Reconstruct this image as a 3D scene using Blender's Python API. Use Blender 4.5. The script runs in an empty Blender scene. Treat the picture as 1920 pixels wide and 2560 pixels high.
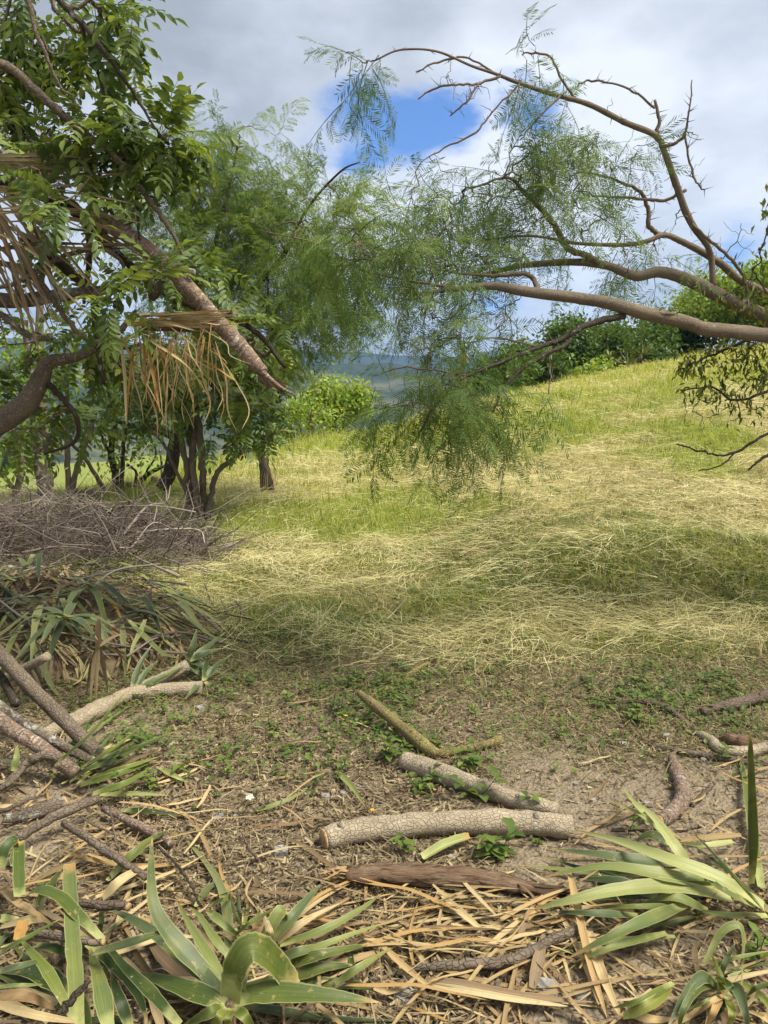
import bpy, math, random
import numpy as np
from mathutils import Vector, Matrix

R = math.radians
rng = np.random.default_rng(11)
random.seed(11)
S = bpy.context.scene
COL = S.collection

# ------------------------------------------------------------------ camera, sky, sun, exposure
F, CX, CY = 1934.0, 960.0, 1280.0            # focal length and centre in photograph pixels
PITCH = math.atan(280.0 / F)
CAMZ = 1.6
cam = bpy.data.cameras.new('camera')
cam.sensor_fit = 'VERTICAL'; cam.sensor_height = 24.0; cam.lens = 24.0 * F / 2560.0
cam.clip_start = 0.05; cam.clip_end = 20000
camo = bpy.data.objects.new('camera', cam); COL.objects.link(camo)
camo.location = (0, 0, CAMZ); camo.rotation_euler = (R(90) - PITCH, 0, 0)
S.camera = camo

SUN = Vector((0.50, -0.18, 0.85)).normalized()
W = bpy.data.worlds.new('World'); S.world = W; W.use_nodes = True
def build_world():
    nt = W.node_tree; nt.nodes.clear(); n = nt.nodes.new; L = nt.links.new
    out = n('ShaderNodeOutputWorld'); bg = n('ShaderNodeBackground'); bg.inputs[1].default_value = 0.1
    sky = n('ShaderNodeTexSky'); sky.sky_type = 'NISHITA'; sky.sun_disc = False
    sky.sun_elevation = math.asin(SUN.z); sky.sun_rotation = math.atan2(SUN.x, SUN.y)
    tc = n('ShaderNodeTexCoord'); D = tc.outputs['Generated']
    sep = n('ShaderNodeSeparateXYZ'); L(D, sep.inputs[0])
    def M(op, a, b=None, c=None, clamp=False):
        m = n('ShaderNodeMath'); m.operation = op; m.use_clamp = clamp
        for i, q in enumerate((a, b, c)):
            if q is None: continue
            if isinstance(q, (int, float)): m.inputs[i].default_value = q
            else: L(q, m.inputs[i])
        return m.outputs[0]
    zz = M('ADD', M('MAXIMUM', sep.outputs[2], 0.0), 0.32)
    cx = M('DIVIDE', sep.outputs[0], zz); cy = M('DIVIDE', sep.outputs[1], zz)
    comb = n('ShaderNodeCombineXYZ'); L(cx, comb.inputs[0]); L(cy, comb.inputs[1])
    def noise(sc, det, rough=.55, off=0):
        q = n('ShaderNodeTexNoise'); q.inputs['Scale'].default_value = sc; q.inputs['Detail'].default_value = det
        q.inputs['Roughness'].default_value = rough
        mp = n('ShaderNodeMapping'); mp.inputs['Location'].default_value = (off, off * .7, 0); L(comb.outputs[0], mp.inputs[0])
        L(mp.outputs[0], q.inputs['Vector']); return q.outputs[0]
    big = noise(1.3, 5, .5, 2.3); fine = noise(3.2, 7, .55, 7.1); wisp = noise(7, 6, .6, 1.2)
    # openings in the cloud sheet
    def gap(px, py, rad, sx=1.0, sz=1.0):
        d = Vector(((px - CX) / F, math.cos(PITCH) + (CY - py) / F * math.sin(PITCH), -math.sin(PITCH) + (CY - py) / F * math.cos(PITCH))).normalized()
        vm = n('ShaderNodeVectorMath'); vm.operation = 'SUBTRACT'; L(D, vm.inputs[0]); vm.inputs[1].default_value = d
        v2 = n('ShaderNodeVectorMath'); v2.operation = 'MULTIPLY'; L(vm.outputs[0], v2.inputs[0]); v2.inputs[1].default_value = (1 / sx, 1, 1 / sz)
        ln = n('ShaderNodeVectorMath'); ln.operation = 'LENGTH'; L(v2.outputs[0], ln.inputs[0])
        return M('SUBTRACT', rad, ln.outputs['Value'])
    g = gap(1010, 322, .070, 1.4, .75)
    g = M('MAXIMUM', g, gap(1800, 655, .028, 1.8, .8))
    g = M('MAXIMUM', g, gap(1330, 300, .035, 1.2, .8))
    g = M('MAXIMUM', g, gap(1240, 700, .035, 1.6, .8))
    g = M('ADD', g, M('MULTIPLY', M('SUBTRACT', fine, .5), .26))
    g = M('ADD', g, M('MULTIPLY', M('SUBTRACT', wisp, .5), .10))
    rnd = M('MULTIPLY', M('SUBTRACT', noise(.9, 6, .5, 31.0), .66), .8)      # scattered openings all over the sky
    open_ = n('ShaderNodeMapRange'); open_.interpolation_type = 'SMOOTHSTEP'
    L(M('MAXIMUM', g, rnd), open_.inputs[0]); open_.inputs[1].default_value = -.01; open_.inputs[2].default_value = .055
    ramp = n('ShaderNodeValToRGB'); e = ramp.color_ramp.elements
    e[0].position = .385; e[0].color = (2.55, 2.68, 2.85, 1); e[1].position = .575; e[1].color = (5.9, 6.05, 6.35, 1)
    m_ = ramp.color_ramp.elements.new(.47); m_.color = (4.0, 4.2, 4.55, 1)
    L(M('ADD', M('ADD', M('MULTIPLY', big, .62), M('MULTIPLY', fine, .25)), M('MULTIPLY', wisp, .13)), ramp.inputs[0])
    skm = n('ShaderNodeMix'); skm.data_type = 'RGBA'; skm.blend_type = 'MULTIPLY'; skm.inputs[0].default_value = 1
    L(sky.outputs[0], skm.inputs[6]); skm.inputs[7].default_value = (.42, .68, 1.10, 1)
    mx = n('ShaderNodeMix'); mx.data_type = 'RGBA'; L(open_.outputs[0], mx.inputs[0]); L(ramp.outputs[0], mx.inputs[6]); L(skm.outputs[2], mx.inputs[7])
    L(mx.outputs[2], bg.inputs[0]); L(bg.outputs[0], out.inputs[0])
build_world()

sl = bpy.data.lights.new('sun', 'SUN'); sl.energy = 5.0; sl.angle = R(24); sl.color = (1.0, .93, .80)
so = bpy.data.objects.new('sun', sl); COL.objects.link(so); so.rotation_euler = SUN.to_track_quat('Z', 'Y').to_euler()

S.view_settings.view_transform = 'Standard'; S.view_settings.look = 'None'
S.view_settings.exposure = 0.78; S.view_settings.gamma = 1.0; S.view_settings.use_curve_mapping = False
S.render.engine = 'CYCLES'
cy = S.cycles
cy.max_bounces = 6; cy.diffuse_bounces = 3; cy.glossy_bounces = 2; cy.transmission_bounces = 4; cy.volume_bounces = 0
cy.caustics_reflective = False; cy.caustics_refractive = False
cy.use_denoising = True; cy.use_adaptive_sampling = True; cy.adaptive_threshold = 0.015

# ------------------------------------------------------------------ numeric helpers
def smooth(a, b, x):
    t = np.clip((x - a) / (b - a), 0, 1); return t * t * (3 - 2 * t)
def softp(x, k=2.0): return np.logaddexp(0, k * np.asarray(x, float)) / k
def _h(i, j, s):
    v = np.sin(i * 127.1 + j * 311.7 + s * 74.7) * 43758.5453
    return v - np.floor(v)
def vnoise(x, y, s=0):
    x = np.asarray(x, float); y = np.asarray(y, float)
    i = np.floor(x); j = np.floor(y); u = x - i; v = y - j
    u = u * u * (3 - 2 * u); v = v * v * (3 - 2 * v)
    return (_h(i, j, s) * (1 - u) + _h(i + 1, j, s) * u) * (1 - v) + (_h(i, j + 1, s) * (1 - u) + _h(i + 1, j + 1, s) * u) * v
def fbm(x, y, o=4, s=0):
    a, t, n = .5, 0, 0
    for k in range(o):
        t = t + a * vnoise(x * 2 ** k, y * 2 ** k, s + k); n += a; a *= .5
    return t / n
CREST = (np.array([-60, -9, -5, -3, 0, 4, 15, 30, 80.]), np.array([8, 11, 14.5, 22, 25, 29, 38, 46, 60.]))
def height(x, y):
    x = np.asarray(x, float); y = np.asarray(y, float)
    h = .34 * smooth(5.0, 6.5, y) * smooth(.2, 1.7, x) + .03 * softp(y - 7.5, 1.5)
    h = h + .165 * softp(x) * smooth(5, 14, y) * np.clip(60 / (60 + np.maximum(x - 12, 0) ** 2 * .05), .3, 1) - .26 * smooth(-2, -6, x) * smooth(4, 10, y)
    far = smooth(4.6, 7.5, y)
    h = h + (fbm(x * 2.1, y * 2.1, 4, 3) - .5) * .05 + far * ((fbm(x * .8, y * .8, 4, 9) - .5) * .22 + (fbm(x * 2.6, y * 2.6, 2, 5) - .5) * .10)
    d = np.maximum(0, y - np.interp(x, *CREST))
    h = h - np.where(d < 10, .022 * d * d, .022 * 100 + .44 * (d - 10))
    return np.maximum(h, -38 + 4 * fbm(x * .02, y * .02, 3, 2))

cp_, sp_ = math.cos(PITCH), math.sin(PITCH)
def ray(px, py):
    x = (px - CX) / F; y = (CY - py) / F
    return np.array([x, cp_ + y * sp_, -sp_ + y * cp_])
CAM = np.array([0, 0, CAMZ])
def P(px, py, Y):
    d = ray(px, py); return CAM + d * (Y / d[1])
def Q(px, py, h=0.0):
    """the point seen at this spot that stands h above the ground near by"""
    d = ray(px, py); z = h
    for _ in range(6):
        p = CAM + d * ((z - CAMZ) / d[2]); z = float(height(p[0], p[1])) + h
    return p
def G(px, py):
    d = ray(px, py); t = np.linspace(1.2, 70, 6000); p = CAM + d * t[:, None]
    below = p[:, 2] < height(p[:, 0], p[:, 1])
    k = int(np.argmax(below)) if below.any() else len(t) - 1
    q = p[k].copy(); q[2] = float(height(q[0], q[1])); return q
def axd(p): return float(np.dot(np.asarray(p) - CAM, [0, cp_, -sp_]))
def nrm(v):
    v = np.asarray(v, float); return v / np.maximum(np.linalg.norm(v, axis=-1, keepdims=True), 1e-9)
def catmull(pts, m=6):
    p = np.asarray(pts, float); n = len(p)
    if n < 3:
        t = np.linspace(0, 1, m + 1)[:, None]; return p[0] * (1 - t) + p[-1] * t
    q = np.vstack([2 * p[0] - p[1], p, 2 * p[-1] - p[-2]]); out = []
    for i in range(1, n):
        a, b, c, d = q[i - 1], q[i], q[i + 1], q[i + 2]
        for k in range(m):
            t = k / m
            out.append(.5 * (2 * b + (c - a) * t + (2 * a - 5 * b + 4 * c - d) * t * t + (3 * b - a - 3 * c + d) * t ** 3))
    out.append(p[-1]); return np.array(out)

# ------------------------------------------------------------------ mesh builder
class MB:
    def __init__(s): s.V, s.FC, s.A, s.B, s.n = [], [], [], [], 0
    def add(s, v, faces, a=0.0, b=None):
        v = np.asarray(v, float); k = len(v)
        s.V.append(v); s.A.append(np.broadcast_to(np.asarray(a, float), (k,)).copy())
        s.B.append(np.zeros((k, 3)) if b is None else np.asarray(b, float))
        for f in faces: s.FC.append(np.asarray(f, int) + s.n)
        s.n += k
    def inst(s, T, M3, pos, a):
        """T = (verts, [face arrays], v, bk); M3 (N,3,3) columns are the axes"""
        v, fs, av, bk = T; N = len(pos)
        if N == 0: return
        vv = np.einsum('nij,kj->nki', M3, v) + np.asarray(pos)[:, None, :]
        aa = np.clip(av[None, :] + np.asarray(a)[:, None], 0, 1).ravel()
        k = len(v); off = (np.arange(N) * k)[:, None, None]
        s.add(vv.reshape(-1, 3), [(f[None] + off).reshape(-1, f.shape[1]) for f in fs], aa, np.tile(bk, (N, 1)))
    def template(s):
        d = {}
        for f in s.FC: d.setdefault(f.shape[1], []).append(f)
        return np.vstack(s.V), [np.vstack(x) for x in d.values()], np.concatenate(s.A), np.vstack(s.B)
    def mesh(s, name, m, smooth_=True):
        v, fs, a, b = s.template()
        me = bpy.data.meshes.new(name)
        me.vertices.add(len(v)); me.vertices.foreach_set('co', v.astype(np.float32).ravel())
        loops = np.concatenate([f.ravel() for f in fs]); tot = np.concatenate([np.full(len(f), f.shape[1]) for f in fs])
        me.loops.add(len(loops)); me.loops.foreach_set('vertex_index', loops.astype(np.int32))
        me.polygons.add(len(tot)); me.polygons.foreach_set('loop_start', np.concatenate([[0], np.cumsum(tot)[:-1]]).astype(np.int32))
        me.polygons.foreach_set('use_smooth', np.full(len(tot), smooth_))
        at = me.attributes.new('v', 'FLOAT', 'POINT'); at.data.foreach_set('value', a.astype(np.float32))
        at = me.attributes.new('bk', 'FLOAT_VECTOR', 'POINT'); at.data.foreach_set('vector', b.astype(np.float32).ravel())
        me.update(calc_edges=True); me.materials.append(m); return me
    def build(s, name, m, parent=None, smooth_=True):
        return link(name, s.mesh(name, m, smooth_), parent)

def wloc(o):
    q = Vector((0, 0, 0))
    while o is not None: q = q + o.location; o = o.parent
    return q
def link(name, me, parent=None, M=None):
    o = bpy.data.objects.new(name, me); COL.objects.link(o)
    if parent is not None:
        o.parent = parent
        base = parent.get('base'); o.matrix_parent_inverse = Matrix.Translation(-Vector(base)) if base is not None else Matrix.Identity(4)
    if M is not None: o.matrix_basis = M
    return o
def tag(o, label=None, cat=None, group=None, kind=None):
    if label: o['label'] = label
    if cat: o['category'] = cat
    if group: o['group'] = group
    if kind: o['kind'] = kind
    return o
def thing(name, label, cat, loc, group=None):
    o = bpy.data.objects.new(name, None); COL.objects.link(o)
    o.location = Vector(loc); o['base'] = [float(q) for q in loc]; o.empty_display_size = .1
    return tag(o, label, cat, group)

def tube(mb, pts, rad, sides=8, a=0.0, rough=0.0, cap=True, squash=1.0):
    p = np.asarray(pts, float); n = len(p); rad = np.broadcast_to(np.asarray(rad, float), (n,))
    t = nrm(np.gradient(p, axis=0)); u = np.cross(t[0], [0, 0, 1.0])
    if np.linalg.norm(u) < .1: u = np.cross(t[0], [1.0, 0, 0])
    u = nrm(u); U = [u]
    for i in range(1, n):
        u = u - t[i] * np.dot(u, t[i]); u = nrm(u); U.append(u)
    U = np.array(U); V = np.cross(t, U)
    ang = np.arange(sides) * 2 * math.pi / sides; c, s_ = np.cos(ang), np.sin(ang)
    s = np.concatenate([[0], np.cumsum(np.linalg.norm(np.diff(p, axis=0), axis=1))])
    k = np.ones((n, sides))
    if rough: k += rough * (rng.random((n, sides)) - .5) * 2
    rr = rad[:, None] * k
    vv = p[:, None] + rr[..., None] * (c[None, :, None] * U[:, None] + s_[None, :, None] * squash * V[:, None])
    bk = np.stack([c[None] * rad[:, None], s_[None] * rad[:, None], np.broadcast_to(s[:, None], (n, sides))], -1)
    i = np.arange(n - 1)[:, None] * sides; j = np.arange(sides)[None]; j2 = (j + 1) % sides
    q = np.stack([i + j, i + j2, i + sides + j2, i + sides + j], -1).reshape(-1, 4)
    fs = [q]; vv = vv.reshape(-1, 3); bk = bk.reshape(-1, 3)
    if cap:
        m0 = len(vv); vv = np.vstack([vv, p[0], p[-1]]); bk = np.vstack([bk, [0, 0, 0], [0, 0, s[-1]]])
        e = (n - 1) * sides; jj = np.arange(sides)
        fs.append(np.stack([np.full(sides, m0), (jj + 1) % sides, jj], -1))
        fs.append(np.stack([np.full(sides, m0 + 1), e + jj, e + (jj + 1) % sides], -1))
    mb.add(vv, fs, a, bk)

def blade(mb, C, w, up=(0, 0, 1), fold=.3, a=0.0, prof='yucca', m=5, twist=0.0, across=5):
    p = catmull(C, m); n = len(p); tt = np.linspace(0, 1, n)
    if prof == 'yucca': wd = w * np.minimum(1, .60 + 1.3 * tt) * np.where(tt < .3, 1, np.clip((1 - tt) / .7, 0, 1) ** .72)
    elif prof == 'strap': wd = w * (.85 + .15 * np.sin(tt * 3)) * np.where(tt > .97, .8, 1)
    else: wd = w * np.minimum(1, .5 + 2 * tt) * np.clip(1 - tt ** 3, 0, 1) ** .6
    wd = np.maximum(wd, w * .02); wd = wd * (1 + rng.normal(0, .035, n))
    t = nrm(np.gradient(p, axis=0)); u = np.cross(np.asarray(up, float), t[0])
    if np.linalg.norm(u) < .05: u = np.cross([0, -1.0, .2], t[0])
    u = nrm(u); U = [u]
    for i in range(1, n):
        u = u - t[i] * np.dot(u, t[i]); u = nrm(u); U.append(u)
    U = np.array(U); N_ = np.cross(t, U)
    if twist:
        an = twist * tt; ca, sa = np.cos(an)[:, None], np.sin(an)[:, None]; U, N_ = U * ca + N_ * sa, N_ * ca - U * sa
    o = np.linspace(-1, 1, across)
    vv = p[:, None] + wd[:, None, None] * .5 * (o[None, :, None] * U[:, None] + fold * (np.abs(o) ** 1.4)[None, :, None] * N_[:, None])
    bk = np.stack([np.broadcast_to(o[None], (n, across)), np.broadcast_to(tt[:, None], (n, across)), np.broadcast_to((np.concatenate([[0], np.cumsum(np.linalg.norm(np.diff(p, axis=0), axis=1))]))[:, None], (n, across))], -1)
    i = np.arange(n - 1)[:, None] * across; j = np.arange(across - 1)[None]
    q = np.stack([i + j, i + j + 1, i + across + j + 1, i + across + j], -1).reshape(-1, 4)
    mb.add(vv.reshape(-1, 3), [q], a, bk.reshape(-1, 3))

def frames(d, roll=None, up=None):
    d = nrm(d); N = len(d)
    up = np.tile([0, 0, 1.0], (N, 1)) if up is None else up
    s = np.cross(up, d); bad = np.linalg.norm(s, axis=1) < .05; s[bad] = [1, 0, 0]
    s = nrm(s - d * np.sum(s * d, 1, keepdims=True)); u = np.cross(d, s)
    if roll is not None:
        c, q = np.cos(roll)[:, None], np.sin(roll)[:, None]; s, u = s * c + u * q, u * c - s * q
    return np.stack([d, s, u], -1)
def rdir(n, zlo=-1, zhi=1):
    z = rng.uniform(zlo, zhi, n); a = rng.uniform(0, 2 * math.pi, n); r = np.sqrt(np.maximum(0, 1 - z * z))
    return np.stack([r * np.cos(a), r * np.sin(a), z], -1)

# ------------------------------------------------------------------ materials
class NT:
    def __init__(s, name):
        s.m = bpy.data.materials.new(name); s.m.use_nodes = True; s.nt = s.m.node_tree; s.nt.nodes.clear()
        s.out = s.n('ShaderNodeOutputMaterial')
    def n(s, t, **k):
        q = s.nt.nodes.new(t)
        for a, b in k.items(): setattr(q, a, b)
        return q
    def L(s, a, b): s.nt.links.new(a, b)
    def attr(s, name): return s.n('ShaderNodeAttribute', attribute_name=name)
    def math(s, op, a, b=None, clamp=False):
        q = s.n('ShaderNodeMath', operation=op, use_clamp=clamp)
        for i, x in enumerate((a, b)):
            if x is None: continue
            if isinstance(x, (int, float)): q.inputs[i].default_value = x
            else: s.L(x, q.inputs[i])
        return q.outputs[0]
    def scale(s, vec, sc):
        q = s.n('ShaderNodeVectorMath', operation='MULTIPLY'); s.L(vec, q.inputs[0]); q.inputs[1].default_value = sc; return q.outputs[0]
    def noise(s, vec, sc, det=4, rough=.6):
        q = s.n('ShaderNodeTexNoise'); q.inputs['Scale'].default_value = sc; q.inputs['Detail'].default_value = det; q.inputs['Roughness'].default_value = rough
        if vec is not None: s.L(vec, q.inputs['Vector'])
        return q.outputs[0]
    def vor(s, vec, sc, feat='F1'):
        q = s.n('ShaderNodeTexVoronoi', feature=feat); q.inputs['Scale'].default_value = sc; s.L(vec, q.inputs['Vector']); return q
    def ramp(s, f, stops):
        q = s.n('ShaderNodeValToRGB'); e = q.color_ramp.elements
        while len(e) < len(stops): e.new(.5)
        for x, (p, c) in zip(e, stops): x.position = p; x.color = (*c, 1) if len(c) == 3 else c
        s.L(f, q.inputs[0]); return q.outputs[0]
    def mix(s, f, a, b, blend='MIX'):
        q = s.n('ShaderNodeMix', data_type='RGBA', blend_type=blend)
        if isinstance(f, (int, float)): q.inputs[0].default_value = f
        else: s.L(f, q.inputs[0])
        for i, x in ((6, a), (7, b)):
            if isinstance(x, tuple): q.inputs[i].default_value = (*x, 1)
            else: s.L(x, q.inputs[i])
        return q.outputs[2]
    def bump(s, h, st=.5, dist=.01):
        q = s.n('ShaderNodeBump'); q.inputs['Strength'].default_value = st; q.inputs['Distance'].default_value = dist; s.L(h, q.inputs['Height']); return q.outputs[0]
    def finish(s, col, rough=.8, spec=.2, normal=None, trans=0.0, tcol=None):
        b = s.n('ShaderNodeBsdfPrincipled'); s.L(col, b.inputs['Base Color']); b.inputs['Specular IOR Level'].default_value = spec
        if isinstance(rough, (int, float)): b.inputs['Roughness'].default_value = rough
        else: s.L(rough, b.inputs['Roughness'])
        if normal is not None: s.L(normal, b.inputs['Normal'])
        sh = b.outputs[0]
        if trans:
            t = s.n('ShaderNodeBsdfTranslucent'); s.L(tcol if tcol is not None else col, t.inputs[0])
            mx = s.n('ShaderNodeMixShader'); mx.inputs[0].default_value = trans; s.L(sh, mx.inputs[1]); s.L(t.outputs[0], mx.inputs[2]); sh = mx.outputs[0]
        s.L(sh, s.out.inputs[0]); return s.m

def leaf_mat(name, stops, trans=.4, rough=.5, spec=.35, warm=(1.25, 1.15, .6)):
    n = NT(name); a = n.attr('v').outputs['Fac']
    oi = n.n('ShaderNodeObjectInfo').outputs['Random']
    f = n.math('ADD', a, n.math('MULTIPLY', n.math('SUBTRACT', oi, .5), .25))
    k = len(stops); col = n.ramp(f, [(i / (k - 1), c) for i, c in enumerate(stops)])
    return n.finish(col, rough, spec, None, trans, n.mix(1.0, col, warm, 'MULTIPLY'))

def bark_mat(name, c1, c2, c3=None, lich=None, lamt=.5, sc=30, stretch=.35, rings=0, crack=.8, bdist=.005):
    n = NT(name); bk = n.attr('bk').outputs['Vector']
    v = n.scale(bk, (1, 1, stretch))
    wn = n.n('ShaderNodeTexNoise'); wn.inputs['Scale'].default_value = 18; wn.inputs['Detail'].default_value = 3; n.L(bk, wn.inputs['Vector'])
    wv = n.n('ShaderNodeVectorMath', operation='MULTIPLY_ADD'); n.L(wn.outputs[1], wv.inputs[0]); wv.inputs[1].default_value = (.035, .035, .05); n.L(bk, wv.inputs[2]); wk = wv.outputs[0]
    v = n.scale(wk, (1, 1, stretch)); a = n.noise(v, sc, 6, .7); big = n.noise(bk, 6, 3)
    col = n.ramp(a, [(.3, c1), (.7, c2)])
    if c3: col = n.mix(n.ramp(big, [(.42, (0, 0, 0)), (.62, (1, 1, 1))]), col, c3)
    vo = n.vor(n.scale(wk, (1, 1, .7)), sc * 1.9, 'DISTANCE_TO_EDGE').outputs['Distance']
    ck = n.ramp(vo, [(0, (crack,) * 3), (.14, (1, 1, 1))])
    col = n.mix(n.ramp(n.noise(bk, 13, 3), [(.38, (.15, .15, .15)), (.6, (.95, .95, .95))]), col, ck, 'MULTIPLY')
    col = n.mix(.6, col, n.ramp(n.noise(bk, 3.5, 4, .6), [(.35, (.62, .6, .58)), (.65, (1.2, 1.18, 1.15))]), 'MULTIPLY')
    hgt = n.math('ADD', a, n.math('MULTIPLY', n.ramp(vo, [(0, (0, 0, 0)), (.12, (1, 1, 1))]), .8))
    if rings:
        z = n.n('ShaderNodeSeparateXYZ'); n.L(bk, z.inputs[0])
        w = n.noise(n.scale(wk, (9, 9, rings * .4)), 1, 3, .6)
        rf = n.math('MULTIPLY', n.ramp(w, [(.5, (0, 0, 0)), (.62, (1, 1, 1))]), n.ramp(n.noise(bk, 22, 4), [(.35, (0, 0, 0)), (.65, (1, 1, 1))]))
        col = n.mix(n.math('MULTIPLY', rf, .8), col, (.50, .45, .39)); hgt = n.math('ADD', hgt, n.math('MULTIPLY', w, .8))
    if lich:
        lf = n.ramp(n.noise(bk, 11, 6, .7), [(1 - lamt - .04, (0, 0, 0)), (1 - lamt + .05, (1, 1, 1))])
        col = n.mix(lf, col, lich); hgt = n.math('ADD', hgt, n.math('MULTIPLY', lf, .5))
    return n.finish(col, .9, .1, n.bump(hgt, .9, bdist))

def yucca_mat(name, stops, dry=(.42, .30, .12), spots=.5, rough=.42):
    n = NT(name); a = n.attr('v').outputs['Fac']; bk = n.attr('bk').outputs['Vector']
    k = len(stops); col = n.ramp(a, [(i / (k - 1), c) for i, c in enumerate(stops)])
    oc = n.n('ShaderNodeTexCoord').outputs['Object']
    st = n.noise(n.scale(bk, (14, .0, 3)), 1.0, 3, .7)
    col = n.mix(.75, col, n.ramp(st, [(.3, (.5, .52, .46)), (.7, (1.4, 1.35, 1.25))]), 'MULTIPLY')
    sp = n.ramp(n.noise(n.scale(oc, (1, 1, 1)), 26, 4, .7), [(.62, (0, 0, 0)), (.68, (1, 1, 1))])
    col = n.mix(n.math('MULTIPLY', sp, spots), col, dry)
    z = n.n('ShaderNodeSeparateXYZ'); n.L(bk, z.inputs[0])
    col = n.mix(n.math('MULTIPLY', n.ramp(n.math('ABSOLUTE', z.outputs[0]), [(.86, (0, 0, 0)), (.97, (1, 1, 1))]), .5), col, (.42, .42, .20))
    tip = n.math('ADD', z.outputs[1], n.math('MULTIPLY', n.math('SUBTRACT', n.noise(oc, 18, 3), .5), .35))
    col = n.mix(n.ramp(tip, [(.86, (0, 0, 0)), (1.0, (1, 1, 1))]), col, dry)
    yl = n.ramp(n.noise(oc, 5, 4, .6), [(.48, (0, 0, 0)), (.68, (1, 1, 1))]); col = n.mix(n.math('MULTIPLY', yl, .32), col, (.30, .29, .07))
    sc2 = n.ramp(n.noise(oc, 75, 3, .6), [(.68, (0, 0, 0)), (.74, (1, 1, 1))]); col = n.mix(n.math('MULTIPLY', sc2, .5), col, (.50, .47, .36))
    base = n.ramp(tip, [(.02, (1, 1, 1)), (.16, (0, 0, 0))])
    col = n.mix(n.math('MULTIPLY', base, .6), col, (.50, .50, .20))
    return n.finish(col, rough, .4, n.bump(st, .35, .003), .22, n.mix(1.0, col, (1.2, 1.2, .6), 'MULTIPLY'))

def dry_mat(name, stops, trans=.2):
    n = NT(name); a = n.attr('v').outputs['Fac']; bk = n.attr('bk').outputs['Vector']; oc = n.n('ShaderNodeTexCoord').outputs['Object']
    oi = n.n('ShaderNodeObjectInfo').outputs['Random']
    k = len(stops); col = n.ramp(n.math('FRACT', n.math('ADD', a, n.math('MULTIPLY', oi, .0))), [(i / (k - 1), c) for i, c in enumerate(stops)])
    st = n.noise(n.scale(bk, (9, 0, 2)), 1.0, 3, .7)
    col = n.mix(.7, col, n.ramp(st, [(.28, (.5, .46, .42)), (.72, (1.25, 1.22, 1.15))]), 'MULTIPLY')
    bl = n.ramp(n.noise(oc, 14, 5, .7), [(.55, (1, 1, 1)), (.75, (.45, .36, .28))])
    col = n.mix(.8, col, bl, 'MULTIPLY')
    return n.finish(col, .75, .15, n.bump(st, .5, .003), trans)

def wood_mat(name, c1, c2, c3):
    n = NT(name); oc = n.attr('bk').outputs['Vector']
    a = n.noise(n.scale(oc, (70, 70, 9)), 1, 6, .75); b = n.noise(oc, 14, 5)
    col = n.mix(n.ramp(b, [(.4, (0, 0, 0)), (.65, (1, 1, 1))]), n.ramp(a, [(.38, c1), (.62, c2)]), c3)
    col = n.mix(.8, col, n.ramp(a, [(.36, (.35, .32, .3)), (.48, (1, 1, 1))]), 'MULTIPLY')
    return n.finish(col, .85, .1, n.bump(a, 1, .016))

def cut_mat():
    n = NT('sawn_end'); bk = n.attr('bk').outputs['Vector']; ln = n.n('ShaderNodeVectorMath', operation='LENGTH'); n.L(n.scale(bk, (1, 1, 0)), ln.inputs[0])
    w = n.math('SINE', n.math('ADD', n.math('MULTIPLY', ln.outputs['Value'], 1400), n.math('MULTIPLY', n.noise(bk, 30, 3), 6))); g = n.noise(bk, 60, 4)
    col = n.mix(n.ramp(w, [(.3, (0, 0, 0)), (.8, (1, 1, 1))]), (.42, .29, .15), (.30, .19, .09)); col = n.mix(.7, col, n.ramp(g, [(.35, (.5, .46, .42)), (.6, (1.1, 1.08, 1.05))]), 'MULTIPLY')
    return n.finish(col, .85, .1, n.bump(g, .6, .004))
def ground_mat():
    n = NT('hill_soil_and_turf'); tc = n.n('ShaderNodeTexCoord').outputs['Object']
    g = n.attr('v').outputs['Fac']; gr = n.n('ShaderNodeSeparateXYZ'); n.L(n.attr('bk').outputs['Vector'], gr.inputs[0])
    a = n.noise(tc, 4, 6, .65); b = n.noise(tc, 45, 5, .7)
    soil = n.mix(n.ramp(b, [(.35, (0, 0, 0)), (.7, (1, 1, 1))]), n.ramp(a, [(.3, (.125, .095, .062)), (.7, (.22, .172, .115))]), (.30, .245, .17))
    vo = n.vor(tc, 75); peb = n.ramp(vo.outputs['Distance'], [(.1, (1, 1, 1)), (.35, (0, 0, 0))])
    soil = n.mix(n.math('MULTIPLY', peb, .35), soil, (.26, .225, .17))
    c = n.noise(tc, 20, 5, .75)
    turf = n.mix(gr.outputs[0], n.ramp(c, [(.3, (.22, .175, .08)), (.7, (.46, .385, .19))]), n.ramp(c, [(.3, (.10, .13, .022)), (.7, (.26, .28, .055))]))
    col = n.mix(g, soil, turf)
    h = n.math('ADD', n.math('MULTIPLY', b, .7), n.math('MULTIPLY', n.math('ADD', vo.outputs['Distance'], c), .6))
    return n.finish(col, .95, .05, n.bump(h, .8, .02))
def mountain_mat(name, c1, c2, c3, sc):
    n = NT(name); tc = n.n('ShaderNodeTexCoord').outputs['Object']
    a = n.noise(tc, sc, 7, .65); b = n.noise(tc, sc * 6, 6, .7)
    col = n.mix(n.ramp(a, [(.42, (0, 0, 0)), (.56, (1, 1, 1))]), c1, c2)
    col = n.mix(n.ramp(b, [(.5, (0, 0, 0)), (.62, (1, 1, 1))]), col, c3)
    return n.finish(col, .95, .05, n.bump(n.math('ADD', a, b), .6, 6))

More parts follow.
